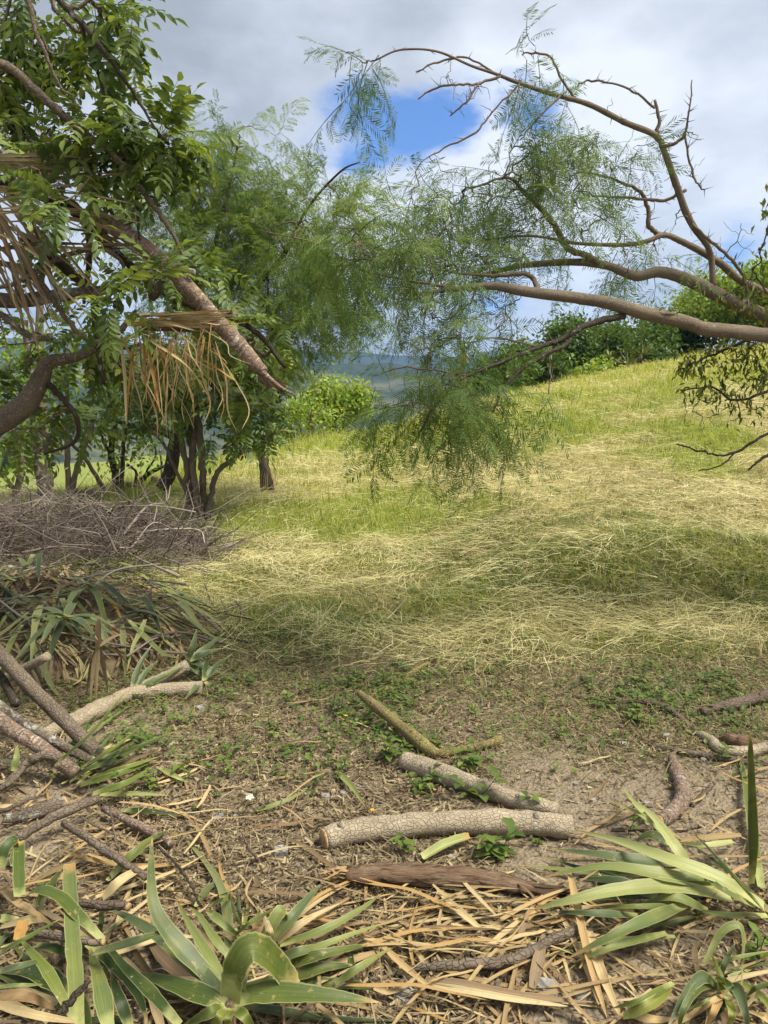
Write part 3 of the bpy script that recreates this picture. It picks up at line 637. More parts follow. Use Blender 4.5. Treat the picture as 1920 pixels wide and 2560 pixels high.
# ---- thorn tree whose limbs reach in from the right
def thorn_tree():
    base = np.array([5.6, 5.2, 0.0]); base[2] = height(base[0], base[1])
    t = thing('thorn_tree', 'thorny feathery leaved tree arching its smooth brown limbs in from the right edge', 'tree', base)
    tr = MB(); qs = []
    qs.append(limb(tr, np.array([[*base + [0, 0, -.1], .17], [5.45, 5.15, .8, .15], [5.1, 5.1, 1.5, .135]]), 12))
    fork = [5.1, 5.1, 1.5]
    tr.build('trunk', M['thorn'], t)
    A = np.vstack([[*fork, .10], [4.2, 5.0, 1.95, .085], PX([(2050, 838, 4.9, 54), (1920, 838, 4.8, 49), (1830, 828, 4.75, 47), (1760, 822, 4.7, 47), (1715, 806, 4.68, 44), (1600, 780, 4.6, 42), (1520, 757, 4.58, 40), (1440, 745, 4.55, 37), (1310, 728, 4.5, 34), (1230, 715, 4.5, 26), (1140, 722, 4.5, 18), (1050, 735, 4.5, 12)])])
    Bm = np.vstack([[*fork, .10], [4.2, 5.3, 2.05, .085], PX([(2040, 850, 5.3, 54), (1920, 795, 5.2, 50), (1800, 740, 5.15, 44), (1720, 700, 5.1, 41), (1650, 680, 5.1, 36), (1590, 690, 5.1, 33), (1520, 665, 5.1, 26), (1430, 655, 5.15, 24), (1300, 665, 5.2, 18), (1200, 690, 5.2, 12)])])
    Cm = np.vstack([[*fork, .07], [4.2, 5.5, 2.2, .05], PX([(2020, 790, 5.5, 28), (1920, 735, 5.4, 26), (1850, 700, 5.35, 25), (1800, 658, 5.3, 24), (1740, 622, 5.2, 22), (1700, 602, 5.2, 20), (1660, 587, 5.15, 18), (1620, 602, 5.1, 15), (1560, 612, 5.1, 14), (1440, 608, 5.1, 11), (1330, 590, 5.05, 8), (1200, 600, 5.0, 5)])])
    Dm = PX([(1786, 735, 5.15, 22), (1782, 700, 5.15, 20), (1778, 645, 5.15, 19), (1765, 608, 5.1, 20), (1737, 572, 5.05, 21), (1715, 530, 5.0, 23), (1690, 460, 4.95, 22), (1665, 390, 4.9, 20), (1640, 340, 4.9, 19), (1560, 305, 4.85, 18), (1470, 260, 4.8, 16), (1380, 235, 4.75, 14), (1290, 205, 4.7, 12), (1240, 185, 4.7, 10), (1180, 165, 4.65, 8), (1090, 128, 4.6, 7), (1000, 125, 4.6, 6), (940, 150, 4.6, 4)])
    for q in (A, Bm, Cm, Dm):
        b = MB(); q = limb(b, q, 10, rough=.06); qs.append(q); [tube(b, np.stack([q[i_, :3], q[i_, :3] + nrm(rdir(1)[0]) * (q[i_, 3] + .04)]), [.004, .0005], 4) for i_ in rng.integers(8, len(q) - 2, 16)]; b.build('limb', M['thorn'], t)
    sub = [
        [(1560, 790, 4.6, 26), (1480, 808, 4.55, 22), (1420, 838, 4.5, 19), (1330, 875, 4.4, 16), (1230, 915, 4.35, 13), (1150, 950, 4.3, 11), (1090, 1010, 4.25, 8), (1050, 1075, 4.2, 5)],
        [(1425, 838, 4.5, 16), (1415, 860, 4.45, 15), (1350, 890, 4.35, 13), (1285, 935, 4.3, 11), (1250, 975, 4.25, 9), (1225, 1030, 4.2, 6)],
        [(1640, 340, 4.9, 14), (1648, 300, 4.9, 11), (1637, 250, 4.9, 9)],
        [(1637, 270, 4.9, 8), (1585, 228, 4.85, 7), (1530, 208, 4.8, 6), (1480, 200, 4.8, 5), (1445, 210, 4.8, 3)],
        [(1650, 365, 4.9, 12), (1685, 360, 4.85, 11), (1712, 335, 4.85, 9), (1722, 280, 4.8, 6), (1730, 200, 4.8, 3)],
        [(1712, 335, 4.85, 7), (1727, 420, 4.85, 7), (1745, 460, 4.8, 5), (1762, 475, 4.8, 3)],
        [(1440, 250, 4.8, 9), (1405, 200, 4.75, 8), (1380, 150, 4.75, 7), (1340, 132, 4.7, 5), (1305, 138, 4.7, 3)],
        [(1250, 190, 4.7, 10), (1190, 210, 4.65, 8), (1140, 212, 4.6, 7), (1090, 220, 4.6, 5), (1045, 248, 4.6, 3)],
        [(1200, 205, 4.65, 6), (1165, 255, 4.6, 5), (1125, 290, 4.6, 3)],
        [(1300, 208, 4.7, 7), (1230, 280, 4.65, 6), (1190, 330, 4.6, 5), (1110, 370, 4.6, 4), (1050, 410, 4.55, 2)],
        [(1240, 185, 4.7, 7), (1170, 145, 4.65, 6), (1110, 150, 4.65, 5), (1040, 180, 4.6, 3)],
        [(1400, 240, 4.75, 5), (1340, 300, 4.7, 4), (1300, 350, 4.7, 3)],
        [(1512, 668, 5.1, 22), (1470, 640, 5.1, 21), (1420, 620, 5.1, 22), (1390, 570, 5.1, 20), (1360, 530, 5.05, 18), (1310, 480, 5.05, 14), (1270, 445, 5.0, 10), (1180, 470, 5.0, 6)],
        [(1670, 590, 5.16, 16), (1640, 582, 5.15, 16), (1620, 560, 5.1, 16), (1622, 530, 5.1, 15), (1600, 480, 5.05, 12), (1540, 450, 5.0, 8), (1450, 430, 5.0, 5)],
        [(1715, 475, 5.0, 12), (1660, 500, 5.0, 11), (1600, 495, 4.95, 9), (1480, 490, 4.95, 6)],
        [(1730, 560, 5.0, 9), (1780, 605, 5.0, 11), (1830, 650, 5.05, 11), (1858, 690, 5.1, 10), (1868, 760, 5.2, 9)],
        [(1700, 800, 4.68, 12), (1680, 785, 4.62, 17), (1640, 782, 4.6, 14), (1600, 772, 4.6, 10)],
        [(1345, 730, 4.5, 20), (1335, 700, 4.6, 18), (1310, 685, 4.6, 18), (1230, 690, 4.6, 13), (1120, 680, 4.6, 8)],
        
        [(1350, 870, 4.4, 9), (1250, 845, 4.4, 6), (1150, 860, 4.4, 4)],
        [(1170, 940, 4.3, 8), (1080, 925, 4.3, 6), (1000, 920, 4.3, 4), (930, 940, 4.3, 2)],
        [(1370, 870, 4.35, 4), (1375, 930, 4.3, 4), (1372, 985, 4.25, 3)],
        [(1150, 722, 4.5, 12), (1020, 700, 4.5, 9), (900, 670, 4.5, 6), (790, 610, 4.5, 4), (650, 575, 4.5, 2)],
    ]
    def thorns(b, q, k):
        for _ in range(k):
            i = rng.integers(1, len(q) - 1)
            if q[i, 3] < .05:
                d = nrm(rdir(1)[0] + [0, 0, .2]); L = rng.uniform(.03, .07) + q[i, 3]; tube(b, np.stack([q[i, :3], q[i, :3] + d * L]), [.0024 + q[i, 3] * .1, .0004], 4)
    sq = []
    for k, row in enumerate(sub):
        q = PX(row) - (np.array([0, .12, 0, 0]) * np.linspace(0, 1, len(row))[:, None] if k < 2 else 0)
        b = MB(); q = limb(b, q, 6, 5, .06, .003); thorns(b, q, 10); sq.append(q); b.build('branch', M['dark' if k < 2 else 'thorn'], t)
    blobs = blobs_px([   # px, py, depth, half width px, half height px, half depth m, count
        (890, 170, 4.6, 55, 60, .2, 12), (985, 135, 4.6, 60, 35, .2, 7), (870, 245, 4.6, 25, 45, .1, 5), (1335, 145, 4.7, 45, 40, .15, 6), (1290, 190, 4.7, 50, 30, .15, 3),
        (1410, 270, 4.7, 20, 50, .1, 6), (1360, 370, 4.9, 90, 75, .4, 40), (1440, 400, 4.9, 90, 60, .4, 34), (1530, 430, 5.0, 90, 80, .4, 24), (1220, 470, 4.9, 130, 80, .5, 44),
        (1080, 520, 4.9, 130, 90, .5, 55), (1320, 540, 5.0, 140, 60, .5, 34), (1450, 560, 5.0, 130, 70, .5, 30), (1050, 620, 4.6, 160, 70, .5, 64), (920, 650, 4.5, 90, 60, .5, 34),
        (1100, 740, 4.5, 120, 50, .4, 26), (1250, 640, 4.8, 130, 50, .4, 24), (1030, 820, 4.4, 30, 30, .3, 3), (1120, 850, 4.4, 110, 60, .3, 22), (1220, 820, 4.4, 90, 50, .3, 14),
        (1130, 950, 4.25, 110, 45, .3, 36), (1050, 1010, 4.2, 80, 40, .25, 20), (1190, 985, 4.2, 110, 35, .25, 34), (960, 960, 4.25, 40, 40, .2, 3), (1270, 1010, 4.2, 40, 30, .15, 8), (1000, 1020, 4.25, 45, 40, .2, 4),
        (965, 1050, 4.2, 30, 30, .15, 4), (1150, 1070, 4.2, 70, 25, .15, 9), (1290, 1060, 4.2, 45, 20, .12, 6), (1372, 1000, 4.25, 20, 15, .05, 4), (1640, 640, 5.1, 120, 60, .4, 18), (1560, 690, 5.0, 60, 40, .3, 7), (1810, 640, 5.3, 70, 40, .3, 5),
        (740, 560, 4.6, 130, 70, .4, 20), (850, 620, 4.6, 130, 70, .4, 34)], .80, .54)
    # the part of the crown outside the picture, over and to the right of the viewer
    bare = blob_targets(blobs_px([(1620, 480, 5, 130, 110, .3, 50), (1700, 380, 4.9, 60, 80, .2, 26), (1560, 580, 5.1, 150, 60, .3, 34), (1640, 640, 5.1, 140, 50, .3, 24), (1200, 800, 4.5, 180, 80, .3, 60), (1050, 880, 4.4, 110, 90, .3, 30), (1300, 500, 5.0, 180, 110, .4, 50), (1150, 620, 4.8, 180, 90, .4, 40), (1150, 230, 4.6, 130, 70, .2, 14), (1450, 230, 4.8, 150, 40, .2, 10), (1850, 600, 5.2, 60, 60, .3, 10)]))
    for c, r, n in (((4.8, 4.4, 4.2), (1.4, 1.6, .9), 50), ((3.2, 2.2, 4.7), (1.5, 1.2, .6), 34)): blobs.append((np.array(c), r, n))
    E = [np.vstack([[*fork, .09], [4.6, 4.2, 2.8, .07], [4.0, 3.2, 3.9, .05], [3.0, 2.2, 4.5, .03], [1.6, 1.4, 4.7, .012]]), np.vstack([[*fork, .08], [5.0, 4.4, 2.8, .06], [4.9, 4.6, 4.0, .03]])]
    for q in E:
        b = MB(); qs.append(limb(b, q, 8)); b.build('limb', M['thorn'], t)
    T = blob_targets(blobs); nt_ = len(T); tw = MB(); D = grow(tw, nodes_of(qs[1:] + sq), np.vstack([T, bare]), .0018, .009, 4, .10)[:nt_]
    k = tw.build('twigs', M['thorn'], t); k['kind'] = 'stuff'
    lf = MB(); sprigs_at(lf, T, D, (.75, 1.2), .55, .5, .2, None, (-.2, 0, 0))
    o = lf.build('crown', M['feather'], t, False); o['kind'] = 'stuff'
thorn_tree()

# ---- tree with broad pinnate leaves at the left edge
PINN = [t_pinnate(100 + i, L=.24 + .012 * (i % 4), pairs=5 + i % 3) for i in range(10)]
PINN_ME = []
def pinn_mesh():
    for i, (v, fs, a, b) in enumerate(PINN):
        mb = MB(); mb.add(v, fs, np.clip(a + .22 + .06 * i, 0, 1), b); PINN_ME.append(mb.mesh('leaf', M['pinnate'], True))
pinn_mesh()
def pinnate_leaves(root, T, D, nsep, per=(4, 7), scale=(.8, 1.2), droop=.3, base=.38, spread=.16, name='leaf'):
    pos, dirs = [], []
    for p, d in zip(T, D):
        n = rng.integers(*per)
        dd = nrm(d * .5 + rdir(n) * 1.0 + np.array([0, 0, -droop])); pos.append(np.tile(p, (n, 1)) + dd * .01); dirs.append(dd)
    pos = np.vstack(pos); dirs = np.vstack(dirs); N = len(pos); sc = rng.uniform(*scale, N); fr = frames(dirs, rng.normal(0, .35, N)) * sc[:, None, None]
    order = np.argsort(np.linalg.norm(pos - CAM, axis=1) / sc + (np.abs(pos[:, 0] / np.maximum(pos[:, 1], .1)) > .5) * 50); sep = order[:nsep]; rest = order[nsep:]
    for i in sep:
        m4 = Matrix(fr[i].tolist()).to_4x4(); m4.translation = Vector(pos[i]); link(name, PINN_ME[rng.integers(0, 10)], root, m4)
    mb = MB(); k = rng.integers(0, 10, len(rest)); a = np.clip(rng.normal(base, spread, len(rest)), 0, 1)
    for i in range(10):
        s = rest[k == i]
        if len(s): mb.inst(PINN[i], fr[s], pos[s], a[k == i])
    if mb.n: o = mb.build('foliage', M['pinnate'], root); o['kind'] = 'stuff'
def left_tree():
    base = Q(190, 1925); t = thing('broad_leaved_tree', 'lichen covered many limbed tree with broad pinnate leaves leaning in over the left edge', 'tree', base)
    stems = [  # coppice stems leaning out of the picture, then limbs coming back in
        ([(275, 1915, 3.25, 70), (160, 1800, 3.35, 72), (60, 1700, 3.5, 70), (-60, 1560, 3.7, 66), (-170, 1350, 3.9, 64), (-150, 1180, 4.0, 66), (-40, 1085, 4.0, 80), (60, 1015, 4.0, 84), (100, 950, 4.0, 66), (125, 905, 4.0, 50), (200, 890, 4.0, 34), (290, 835, 4.05, 24), (335, 780, 4.1, 12)], 'bark'),
        ([(235, 1905, 3.15, 44), (130, 1850, 3.2, 44), (20, 1780, 3.3, 46), (-120, 1640, 3.5, 46), (-260, 1300, 3.8, 50), (-200, 960, 3.8, 50), (-60, 770, 3.75, 56), (60, 752, 3.75, 52), (180, 735, 3.8, 44), (280, 722, 3.85, 32), (350, 700, 3.9, 18)], 'lichen'),
        ([(190, 1935, 3.05, 70), (90, 1860, 3.1, 72), (0, 1800, 3.15, 74), (-140, 1660, 3.3, 70), (-300, 1300, 3.4, 64), (-330, 800, 3.4, 60), (-280, 300, 3.4, 54), (-150, 30, 3.4, 40), (-60, -100, 3.4, 26)], 'ringed'),
        ([(40, 1760, 3.4, 44), (0, 1690, 3.6, 42), (-80, 1600, 3.7, 40), (-250, 1000, 3.8, 40)], 'dark')]
    stems = [([(x, y, d, w * (.72 if y > 1300 else .9)) for x, y, d, w in s], m) for s, m in stems]
    qs = []
    for s, m in stems:
        b = MB(); qs.append(limb(b, PX(s), 12, 6, .06)); b.build('trunk', M[m], t)
    limbs = [
        ([(-280, 300, 3.4, 40), (-120, 220, 3.45, 36), (0, 160, 3.5, 30), (110, 245, 3.55, 26), (190, 315, 3.6, 24), (280, 385, 3.6, 22), (330, 445, 3.65, 20), (380, 510, 3.7, 18), (430, 580, 3.7, 14), (460, 650, 3.7, 9)], 'bark'),
        ([(-150, 30, 3.4, 34), (60, -120, 3.5, 30), (150, 0, 3.5, 22), (220, 75, 3.5, 18), (290, 170, 3.55, 14), (340, 240, 3.6, 11), (380, 310, 3.6, 8), (410, 350, 3.6, 5)], 'dark'),
        ([(60, -60, 3.5, 20), (85, 60, 3.5, 14), (120, 150, 3.5, 11), (150, 215, 3.5, 8), (180, 240, 3.5, 5)], 'bark'),
        ([(200, 60, 3.5, 12), (240, 170, 3.55, 11), (265, 260, 3.6, 10), (268, 350, 3.6, 7)], 'dark'),
        ([(-60, 640, 3.7, 20), (40, 670, 3.7, 20), (110, 720, 3.7, 20), (170, 800, 3.75, 18), (220, 850, 3.8, 17), (270, 850, 3.8, 16), (310, 820, 3.8, 14), (340, 775, 3.8, 10)], 'bark'),
        ([(-40, 725, 3.6, 14), (60, 700, 3.65, 15), (140, 650, 3.7, 15), (200, 628, 3.7, 15), (260, 625, 3.7, 15), (300, 650, 3.75, 13), (320, 690, 3.8, 9)], 'bark'),
        ([(-60, 770, 3.7, 22), (0, 785, 3.7, 22), (50, 825, 3.7, 22), (90, 845, 3.7, 22), (130, 840, 3.75, 18)], 'lichen'),
        ([(120, 960, 4.0, 26), (160, 1000, 4.0, 20), (190, 1040, 4.0, 17), (195, 1090, 4.05, 15), (170, 1115, 4.05, 10), (110, 1135, 4.1, 6)], 'dark'),
        ([(60, 590, 3.8, 34), (150, 660, 3.9, 32), (230, 740, 4.0, 28), (240, 850, 4.0, 20), (260, 960, 4.0, 12)], 'dark'),
        ([(-100, 430, 3.7, 40), (60, 470, 3.8, 44), (180, 520, 3.9, 46), (250, 590, 4.0, 44), (300, 640, 4.0, 30), (420, 740, 4.1, 24), (560, 790, 4.2, 22), (640, 830, 4.2, 18), (715, 920, 4.2, 12)], 'dark'),
        ([(220, 570, 4.0, 18), (222, 620, 4.0, 20), (220, 680, 4.0, 18), (210, 760, 4.0, 10)], 'dark'),
        ([(340, 350, 3.65, 14), (340, 460, 3.7, 12), (345, 560, 3.7, 9), (350, 600, 3.7, 5)], 'dark')]
    for s, m in limbs:
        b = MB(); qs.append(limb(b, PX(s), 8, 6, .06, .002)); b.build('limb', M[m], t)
    blobs = blobs_px([
        (50, 60, 3.9, 150, 110, .4, 34), (30, 220, 3.9, 90, 110, .4, 18), (170, 140, 3.9, 90, 90, .3, 11), (270, 70, 3.7, 70, 80, .2, 11), (310, 30, 3.5, 25, 30, .1, 3), (270, 240, 3.6, 50, 30, .15, 5), (230, 330, 3.7, 100, 60, .3, 14),
        (330, 340, 3.7, 90, 50, .25, 14), (430, 340, 3.7, 70, 60, .2, 15), (230, 420, 3.8, 90, 60, .3, 9), (350, 420, 3.8, 90, 50, .3, 10), (60, 330, 3.8, 60, 30, .3, 4), (90, 440, 3.35, 50, 40, .1, 4), (160, 500, 3.35, 60, 30, .1, 4),
        (340, 690, 3.55, 110, 40, .2, 9), (300, 760, 3.6, 110, 40, .2, 6), (470, 700, 4.3, 110, 50, .3, 12), (100, 860, 4.4, 130, 70, .4, 10), (240, 880, 4.3, 120, 80, .4, 20), (120, 1030, 4.4, 130, 60, .4, 11), (60, 930, 4.6, 70, 80, .4, 9), (480, 620, 4.3, 110, 60, .4, 10),
        (560, 830, 4.4, 130, 60, .4, 18), (660, 860, 4.4, 70, 60, .3, 11), (630, 1000, 4.6, 100, 60, .3, 9), (470, 900, 4.7, 150, 80, .4, 20), (350, 960, 4.6, 120, 60, .4, 14), (220, 1060, 4.6, 90, 40, .3, 3), (150, 640, 4.6, 150, 100, .4, 12), (40, 1080, 4.3, 60, 50, .3, 6)], .68, .62)
    for c, r, n in (((-3.4, 2.8, 4.2), (1.0, 1.2, .8), 30),): blobs.append((np.array(c), r, n))
    T = blob_targets(blobs); tw = MB(); D = grow(tw, nodes_of(qs), T, .0024, .012, 5)
    k = tw.build('twigs', M['bark'], t); k['kind'] = 'stuff'
    pinnate_leaves(t, T, D, 300, (3, 5), (.62, .98), base=.42, spread=.2)
    # a pale yellow spray catching the light beside the hanging trunk
    return t
left_tree()

# ---- feathery and broad-leaved trees behind, and a row of trees along the left brow
LEAF4 = (np.array([[0, 0, 0], [.45, .30, .06], [1, 0, -.08], [.45, -.30, .06]]), [np.array([[0, 3, 2], [0, 2, 1]])], np.zeros(4), np.zeros((4, 3)))
LANCE = (np.array([[0, 0, 0], [.4, .14, .04], [1, 0, -.18], [.4, -.14, .04]]), [np.array([[0, 3, 2], [0, 2, 1]])], np.zeros(4), np.zeros((4, 3)))
def scatter_leaves(mb, T, per, rad, size, base, spread, tmpl=LEAF4, droop=.2):
    n = len(T) * per; c = np.repeat(T, per, 0) + rng.normal(0, rad, (n, 3)); cl = np.repeat(rng.normal(base, spread, len(T)), per)
    d = nrm(rdir(n) + np.array([0, 0, -droop])); fr = frames(d, rng.uniform(-1, 1, n)) * rng.uniform(size * .7, size * 1.3, n)[:, None, None]
    mb.inst(tmpl, fr, c, np.clip(cl + rng.normal(0, .1, n), 0, 1))
def leafy_tree(name, label, cat, base, trunk, blobs, leafm, barkm, per=14, rad=.12, size=.07, tmpl=LEAF4, group=None, tip=.004, base_v=.45, spread=.16, crown='crown'):
    t = thing(name, label, cat, base, group); qs = []
    for s in trunk:
        b = MB(); qs.append(limb(b, s, 8, 5, .08, .006)); b.build('trunk', M[barkm], t)
    T = blob_targets(blobs); tw = MB(); grow(tw, nodes_of(qs), T, tip, .03, 4); k = tw.build('twigs', M[barkm], t); k['kind'] = 'stuff'
    lf = MB(); scatter_leaves(lf, T, per, rad, size, base_v, spread, tmpl); o = lf.build(crown, M[leafm], t, False); o['kind'] = 'stuff'
    return t
def feathery_tree():
    base = G(428, 1215); base = P(428, 1213, 13.2); base[2] = height(base[0], base[1])
    t = thing('feathery_tree', 'tall light green feathery tree with a dark leaning trunk behind the many stemmed tree', 'tree', base); qs = []; d = 12.6
    for s in ([(405, 1222, 13.0, 44), (425, 1180, 13.0, 46), (440, 1100, 12.8, 44), (470, 1000, 12.5, 36), (520, 860, 12.2, 30), (600, 760, 12, 24), (700, 650, 11.8, 14), (760, 560, 11.6, 6)],
              [(430, 1090, 12.9, 30), (380, 1068, 12.9, 20), (300, 1055, 13, 14), (200, 1000, 13.2, 8)],
              [(500, 900, 12.3, 22), (500, 750, 12, 18), (540, 600, 12, 14), (570, 480, 12, 10), (600, 340, 12, 5)],
              [(600, 760, 12, 16), (690, 760, 11, 12), (800, 700, 10.5, 8), (900, 650, 10, 5)],
              [(520, 860, 12.2, 18), (470, 640, 12.5, 14), (430, 480, 12.6, 8)],
              [(700, 650, 11.8, 10), (770, 520, 11, 8), (850, 430, 10.5, 5), (900, 405, 10.4, 3)]):
        b = MB(); qs.append(limb(b, PX(s), 8, 5, .05)); b.build('trunk', M['dark'], t)
    blobs = blobs_px([(600, 350, 12, 60, 70, .5, 34), (680, 330, 12, 30, 20, .2, 6), (540, 420, 12, 110, 70, .9, 80), (470, 510, 12.5, 130, 100, 1, 130), (640, 500, 12, 150, 90, 1, 150), (780, 500, 11, 110, 70, .8, 55), (880, 420, 10.5, 40, 15, .2, 5),
                      (560, 640, 12, 160, 110, 1, 170), (720, 620, 11.5, 150, 90, 1, 140), (870, 560, 10.5, 110, 70, .8, 56), (690, 760, 11.5, 140, 80, .9, 110), (820, 740, 10.8, 120, 90, .8, 80), (600, 800, 12, 130, 80, .9, 70), (740, 840, 11, 90, 60, .7, 36), (660, 920, 11.5, 70, 40, .6, 14), (840, 800, 10.5, 60, 40, .5, 16),
                      (360, 480, 13, 90, 90, .8, 50), (380, 640, 13, 110, 90, .8, 50), (300, 560, 13, 90, 60, .8, 24), (500, 760, 12.5, 120, 70, .8, 50), (960, 600, 10, 50, 60, .5, 12)], .88, .62)
    T = blob_targets(blobs); tw = MB(); D = grow(tw, nodes_of(qs), T, .0032, .03, 4); k = tw.build('twigs', M['bark'], t); k['kind'] = 'stuff'
    lf = MB(); big = [t_sprig(70 + i, L=.5, n=9, L_=0) if False else t_sprig(70 + i, L=.5, n=10, pairs=9, pl=.066, pw=.0095) for i in range(3)]
    sprigs_at(lf, T, D, (.85, 1.4), .15, .58, .24, big, (.1, 0, .1)); o = lf.build('crown', M['feather2'], t, False); o['kind'] = 'stuff'
feathery_tree()

def many_stem_tree():
    base = Q(495, 1295); d = base[1]
    t = thing('many_stemmed_tree', 'tree of several twisted brown stems from one base with dark broad leaves above', 'tree', base); qs = []
    for s in ([(478, 1298, d, 30), (470, 1230, d, 30), (462, 1140, d, 26), (440, 1060, d, 22), (425, 1000, d - .2, 16), (420, 900, d - .3, 10)],
              [(500, 1300, d - .1, 32), (490, 1230, d - .1, 28), (482, 1150, d, 26), (488, 1080, d, 24), (470, 1010, d, 18), (480, 900, d, 12), (520, 800, d, 8)],
              [(515, 1298, d, 30), (508, 1220, d, 30), (505, 1140, d, 34), (495, 1050, d, 30), (500, 980, d, 22), (560, 880, d, 12)],
              [(520, 1290, d - .1, 26), (530, 1230, d, 24), (545, 1180, d, 24), (590, 1140, d, 20), (650, 1105, d, 14), (720, 1070, d, 8)],
              [(490, 1295, d + .2, 26), (480, 1200, d + .2, 30), (478, 1120, d + .2, 28), (445, 1040, d + .2, 18), (400, 960, d + .2, 10)],
              [(470, 1240, d, 16), (420, 1130, d, 14), (385, 1080, d, 10), (350, 1060, d, 6)]):
        q = PX(s); q[:, 3] *= .78; b = MB(); qs.append(limb(b, q, 9, 6, .14, .008)); b.build('trunk', M['bark'], t)
    blobs = blobs_px([(430, 900, d, 130, 80, .8, 55), (560, 900, d, 130, 80, .8, 60), (650, 950, d, 90, 70, .6, 36), (520, 1010, d, 120, 60, .7, 46), (640, 1060, d, 100, 40, .5, 22), (350, 980, d, 90, 60, .6, 26), (560, 1090, d - .2, 60, 30, .4, 8), (690, 850, d, 60, 70, .6, 18)], .85, .42)
    T = blob_targets(blobs); tw = MB(); D = grow(tw, nodes_of(qs), T, .004, .02, 4); k = tw.build('twigs', M['bark'], t); k['kind'] = 'stuff'
    lf = MB(); pos = np.repeat(T, 5, 0); dd = nrm(np.repeat(D, 5, 0) * .4 + rdir(len(pos)) + [0, 0, -.3]); kk = rng.integers(0, 10, len(pos))
    fr = frames(dd, rng.normal(0, .3, len(pos))) * rng.uniform(1.0, 1.5, len(pos))[:, None, None]; a = np.clip(rng.normal(.38, .2, len(pos)), 0, 1)
    for i in range(10): lf.inst(PINN[i], fr[kk == i], pos[kk == i], a[kk == i])
    o = lf.build('crown', M['pinnate'], t); o['kind'] = 'stuff'
many_stem_tree()

def brow_trees():
    rows = [  # label, base px, base py, depth, polylines, crown blobs, leaf material, bark
        ('thick pale lichen spotted trunk standing behind the brown brush pile', 110, 1285, 12.0, [[(118, 1290, 12, 46), (112, 1230, 12, 44), (100, 1170, 12, 42), (90, 1050, 12, 36), (70, 900, 12, 26), (65, 800, 12, 14)]], [(60, 1000, 12, 90, 120, .7, 60), (40, 870, 12, 70, 90, .7, 40)], 'bright', 'lichen'),
        ('slim grey tree with two straight stems forking near its foot', 175, 1265, 12.6, [[(175, 1270, 12.6, 20), (170, 1180, 12.6, 20), (168, 1090, 12.6, 18), (168, 1000, 12.6, 14), (160, 860, 12.6, 8)], [(175, 1262, 12.6, 22), (188, 1190, 12.6, 20), (205, 1130, 12.6, 19), (232, 1060, 12.6, 16), (250, 980, 12.6, 9)]], [(190, 950, 12.6, 100, 80, .7, 44), (130, 900, 12.6, 80, 70, .7, 30)], 'bright', 'bark'),
        ('thin brown pole of a tree leaning steeply left behind the stumps', 270, 1258, 13.0, [[(272, 1262, 13, 16), (245, 1200, 13, 15), (215, 1150, 13, 13), (180, 1110, 13, 10), (150, 1060, 13, 6)]], [(150, 1070, 13, 70, 40, .5, 20), (60, 1100, 13, 60, 60, .5, 22)], 'weed', 'bark'),
        ('crooked dark trunk wrapped in green creeper on the brow', 290, 1235, 14.0, [[(292, 1240, 14, 24), (288, 1180, 14, 24), (278, 1130, 14, 22), (285, 1060, 14, 18), (270, 980, 14, 10)], [(283, 1140, 14, 16), (262, 1110, 14, 11), (250, 1080, 14, 6)]], [(260, 1040, 14, 80, 50, .6, 40), (285, 1130, 14, 30, 70, .2, 24), (300, 960, 14, 90, 50, .6, 40)], 'bright', 'dark'),
        ('straight thin dark trunk right of the creeper covered one', 305, 1248, 13.6, [[(303, 1250, 13.6, 15), (306, 1180, 13.6, 15), (310, 1110, 13.6, 13), (320, 1040, 13.6, 8)], [(310, 1100, 13.6, 8), (290, 1070, 13.6, 6), (270, 1050, 13.6, 4)]], [(330, 1070, 13.6, 70, 40, .5, 26)], 'weed', 'dark'),
        ('low dark bush tree with bare curving boughs reaching toward the feathery tree', 335, 1235, 14.2, [[(335, 1238, 14.2, 24), (345, 1210, 14.2, 22), (370, 1185, 14.2, 16), (400, 1170, 14.2, 11), (425, 1160, 14.2, 6)], [(338, 1215, 14.2, 13), (340, 1180, 14.2, 9), (320, 1160, 14.2, 6)], [(365, 1185, 14.2, 8), (390, 1130, 14.2, 6), (370, 1080, 14.2, 4)]], [(370, 1120, 14.2, 60, 40, .5, 22)], 'bright', 'dark'),
        ('dead grey upright stem with a ragged brown foot at the far left edge', 40, 1300, 11.5, [[(45, 1310, 11.5, 30), (40, 1240, 11.5, 24), (55, 1180, 11.5, 22), (50, 1110, 11.5, 18), (20, 1050, 11.5, 12)], [(40, 1230, 11.5, 16), (10, 1190, 11.5, 12), (-20, 1150, 11.5, 8)]], [(20, 1120, 11.5, 60, 60, .5, 34), (0, 1180, 11.5, 50, 40, .4, 16)], 'bright', 'bark')]
    for lab, bx, by, d, tr, bl, lm, bm in rows:
        p = P(bx, by, d); p[2] = height(p[0], p[1]); trs = []
        for i, s in enumerate(tr):
            q = PX(s)
            if i == 0: q[0, 2] = height(q[0, 0], q[0, 1]) - .1
            trs.append(q)
        leafy_tree('brow_tree', lab, 'tree', p, trs, blobs_px(bl, 1, .7), lm, bm, 10, .16, .11, group='trees along the left brow', tip=.004)
    # pink-topped tree above the thatch
    p = P(120, 1240, 16.5); p[2] = height(p[0], p[1])
    leafy_tree('pink_topped_tree', 'tree with hazy pink brown seed heads rising behind the thatch at upper left', 'tree', p, [np.array([[p[0], p[1], p[2] - .1, .14], [p[0], p[1], 2.5, .1], *PX([(110, 600, 16.5, 10), (120, 420, 16.5, 5)])])],
               blobs_px([(110, 375, 16.5, 110, 40, .8, 90), (60, 430, 16.5, 90, 60, .8, 60)]), 'pink', 'bark', 18, .12, .09)
    # undergrowth beyond the brow
    rows = [(60, 1110, 15, 'pale'), (230, 1150, 20, 'x'), (150, 1240, 14, 'x')]
brow_trees()

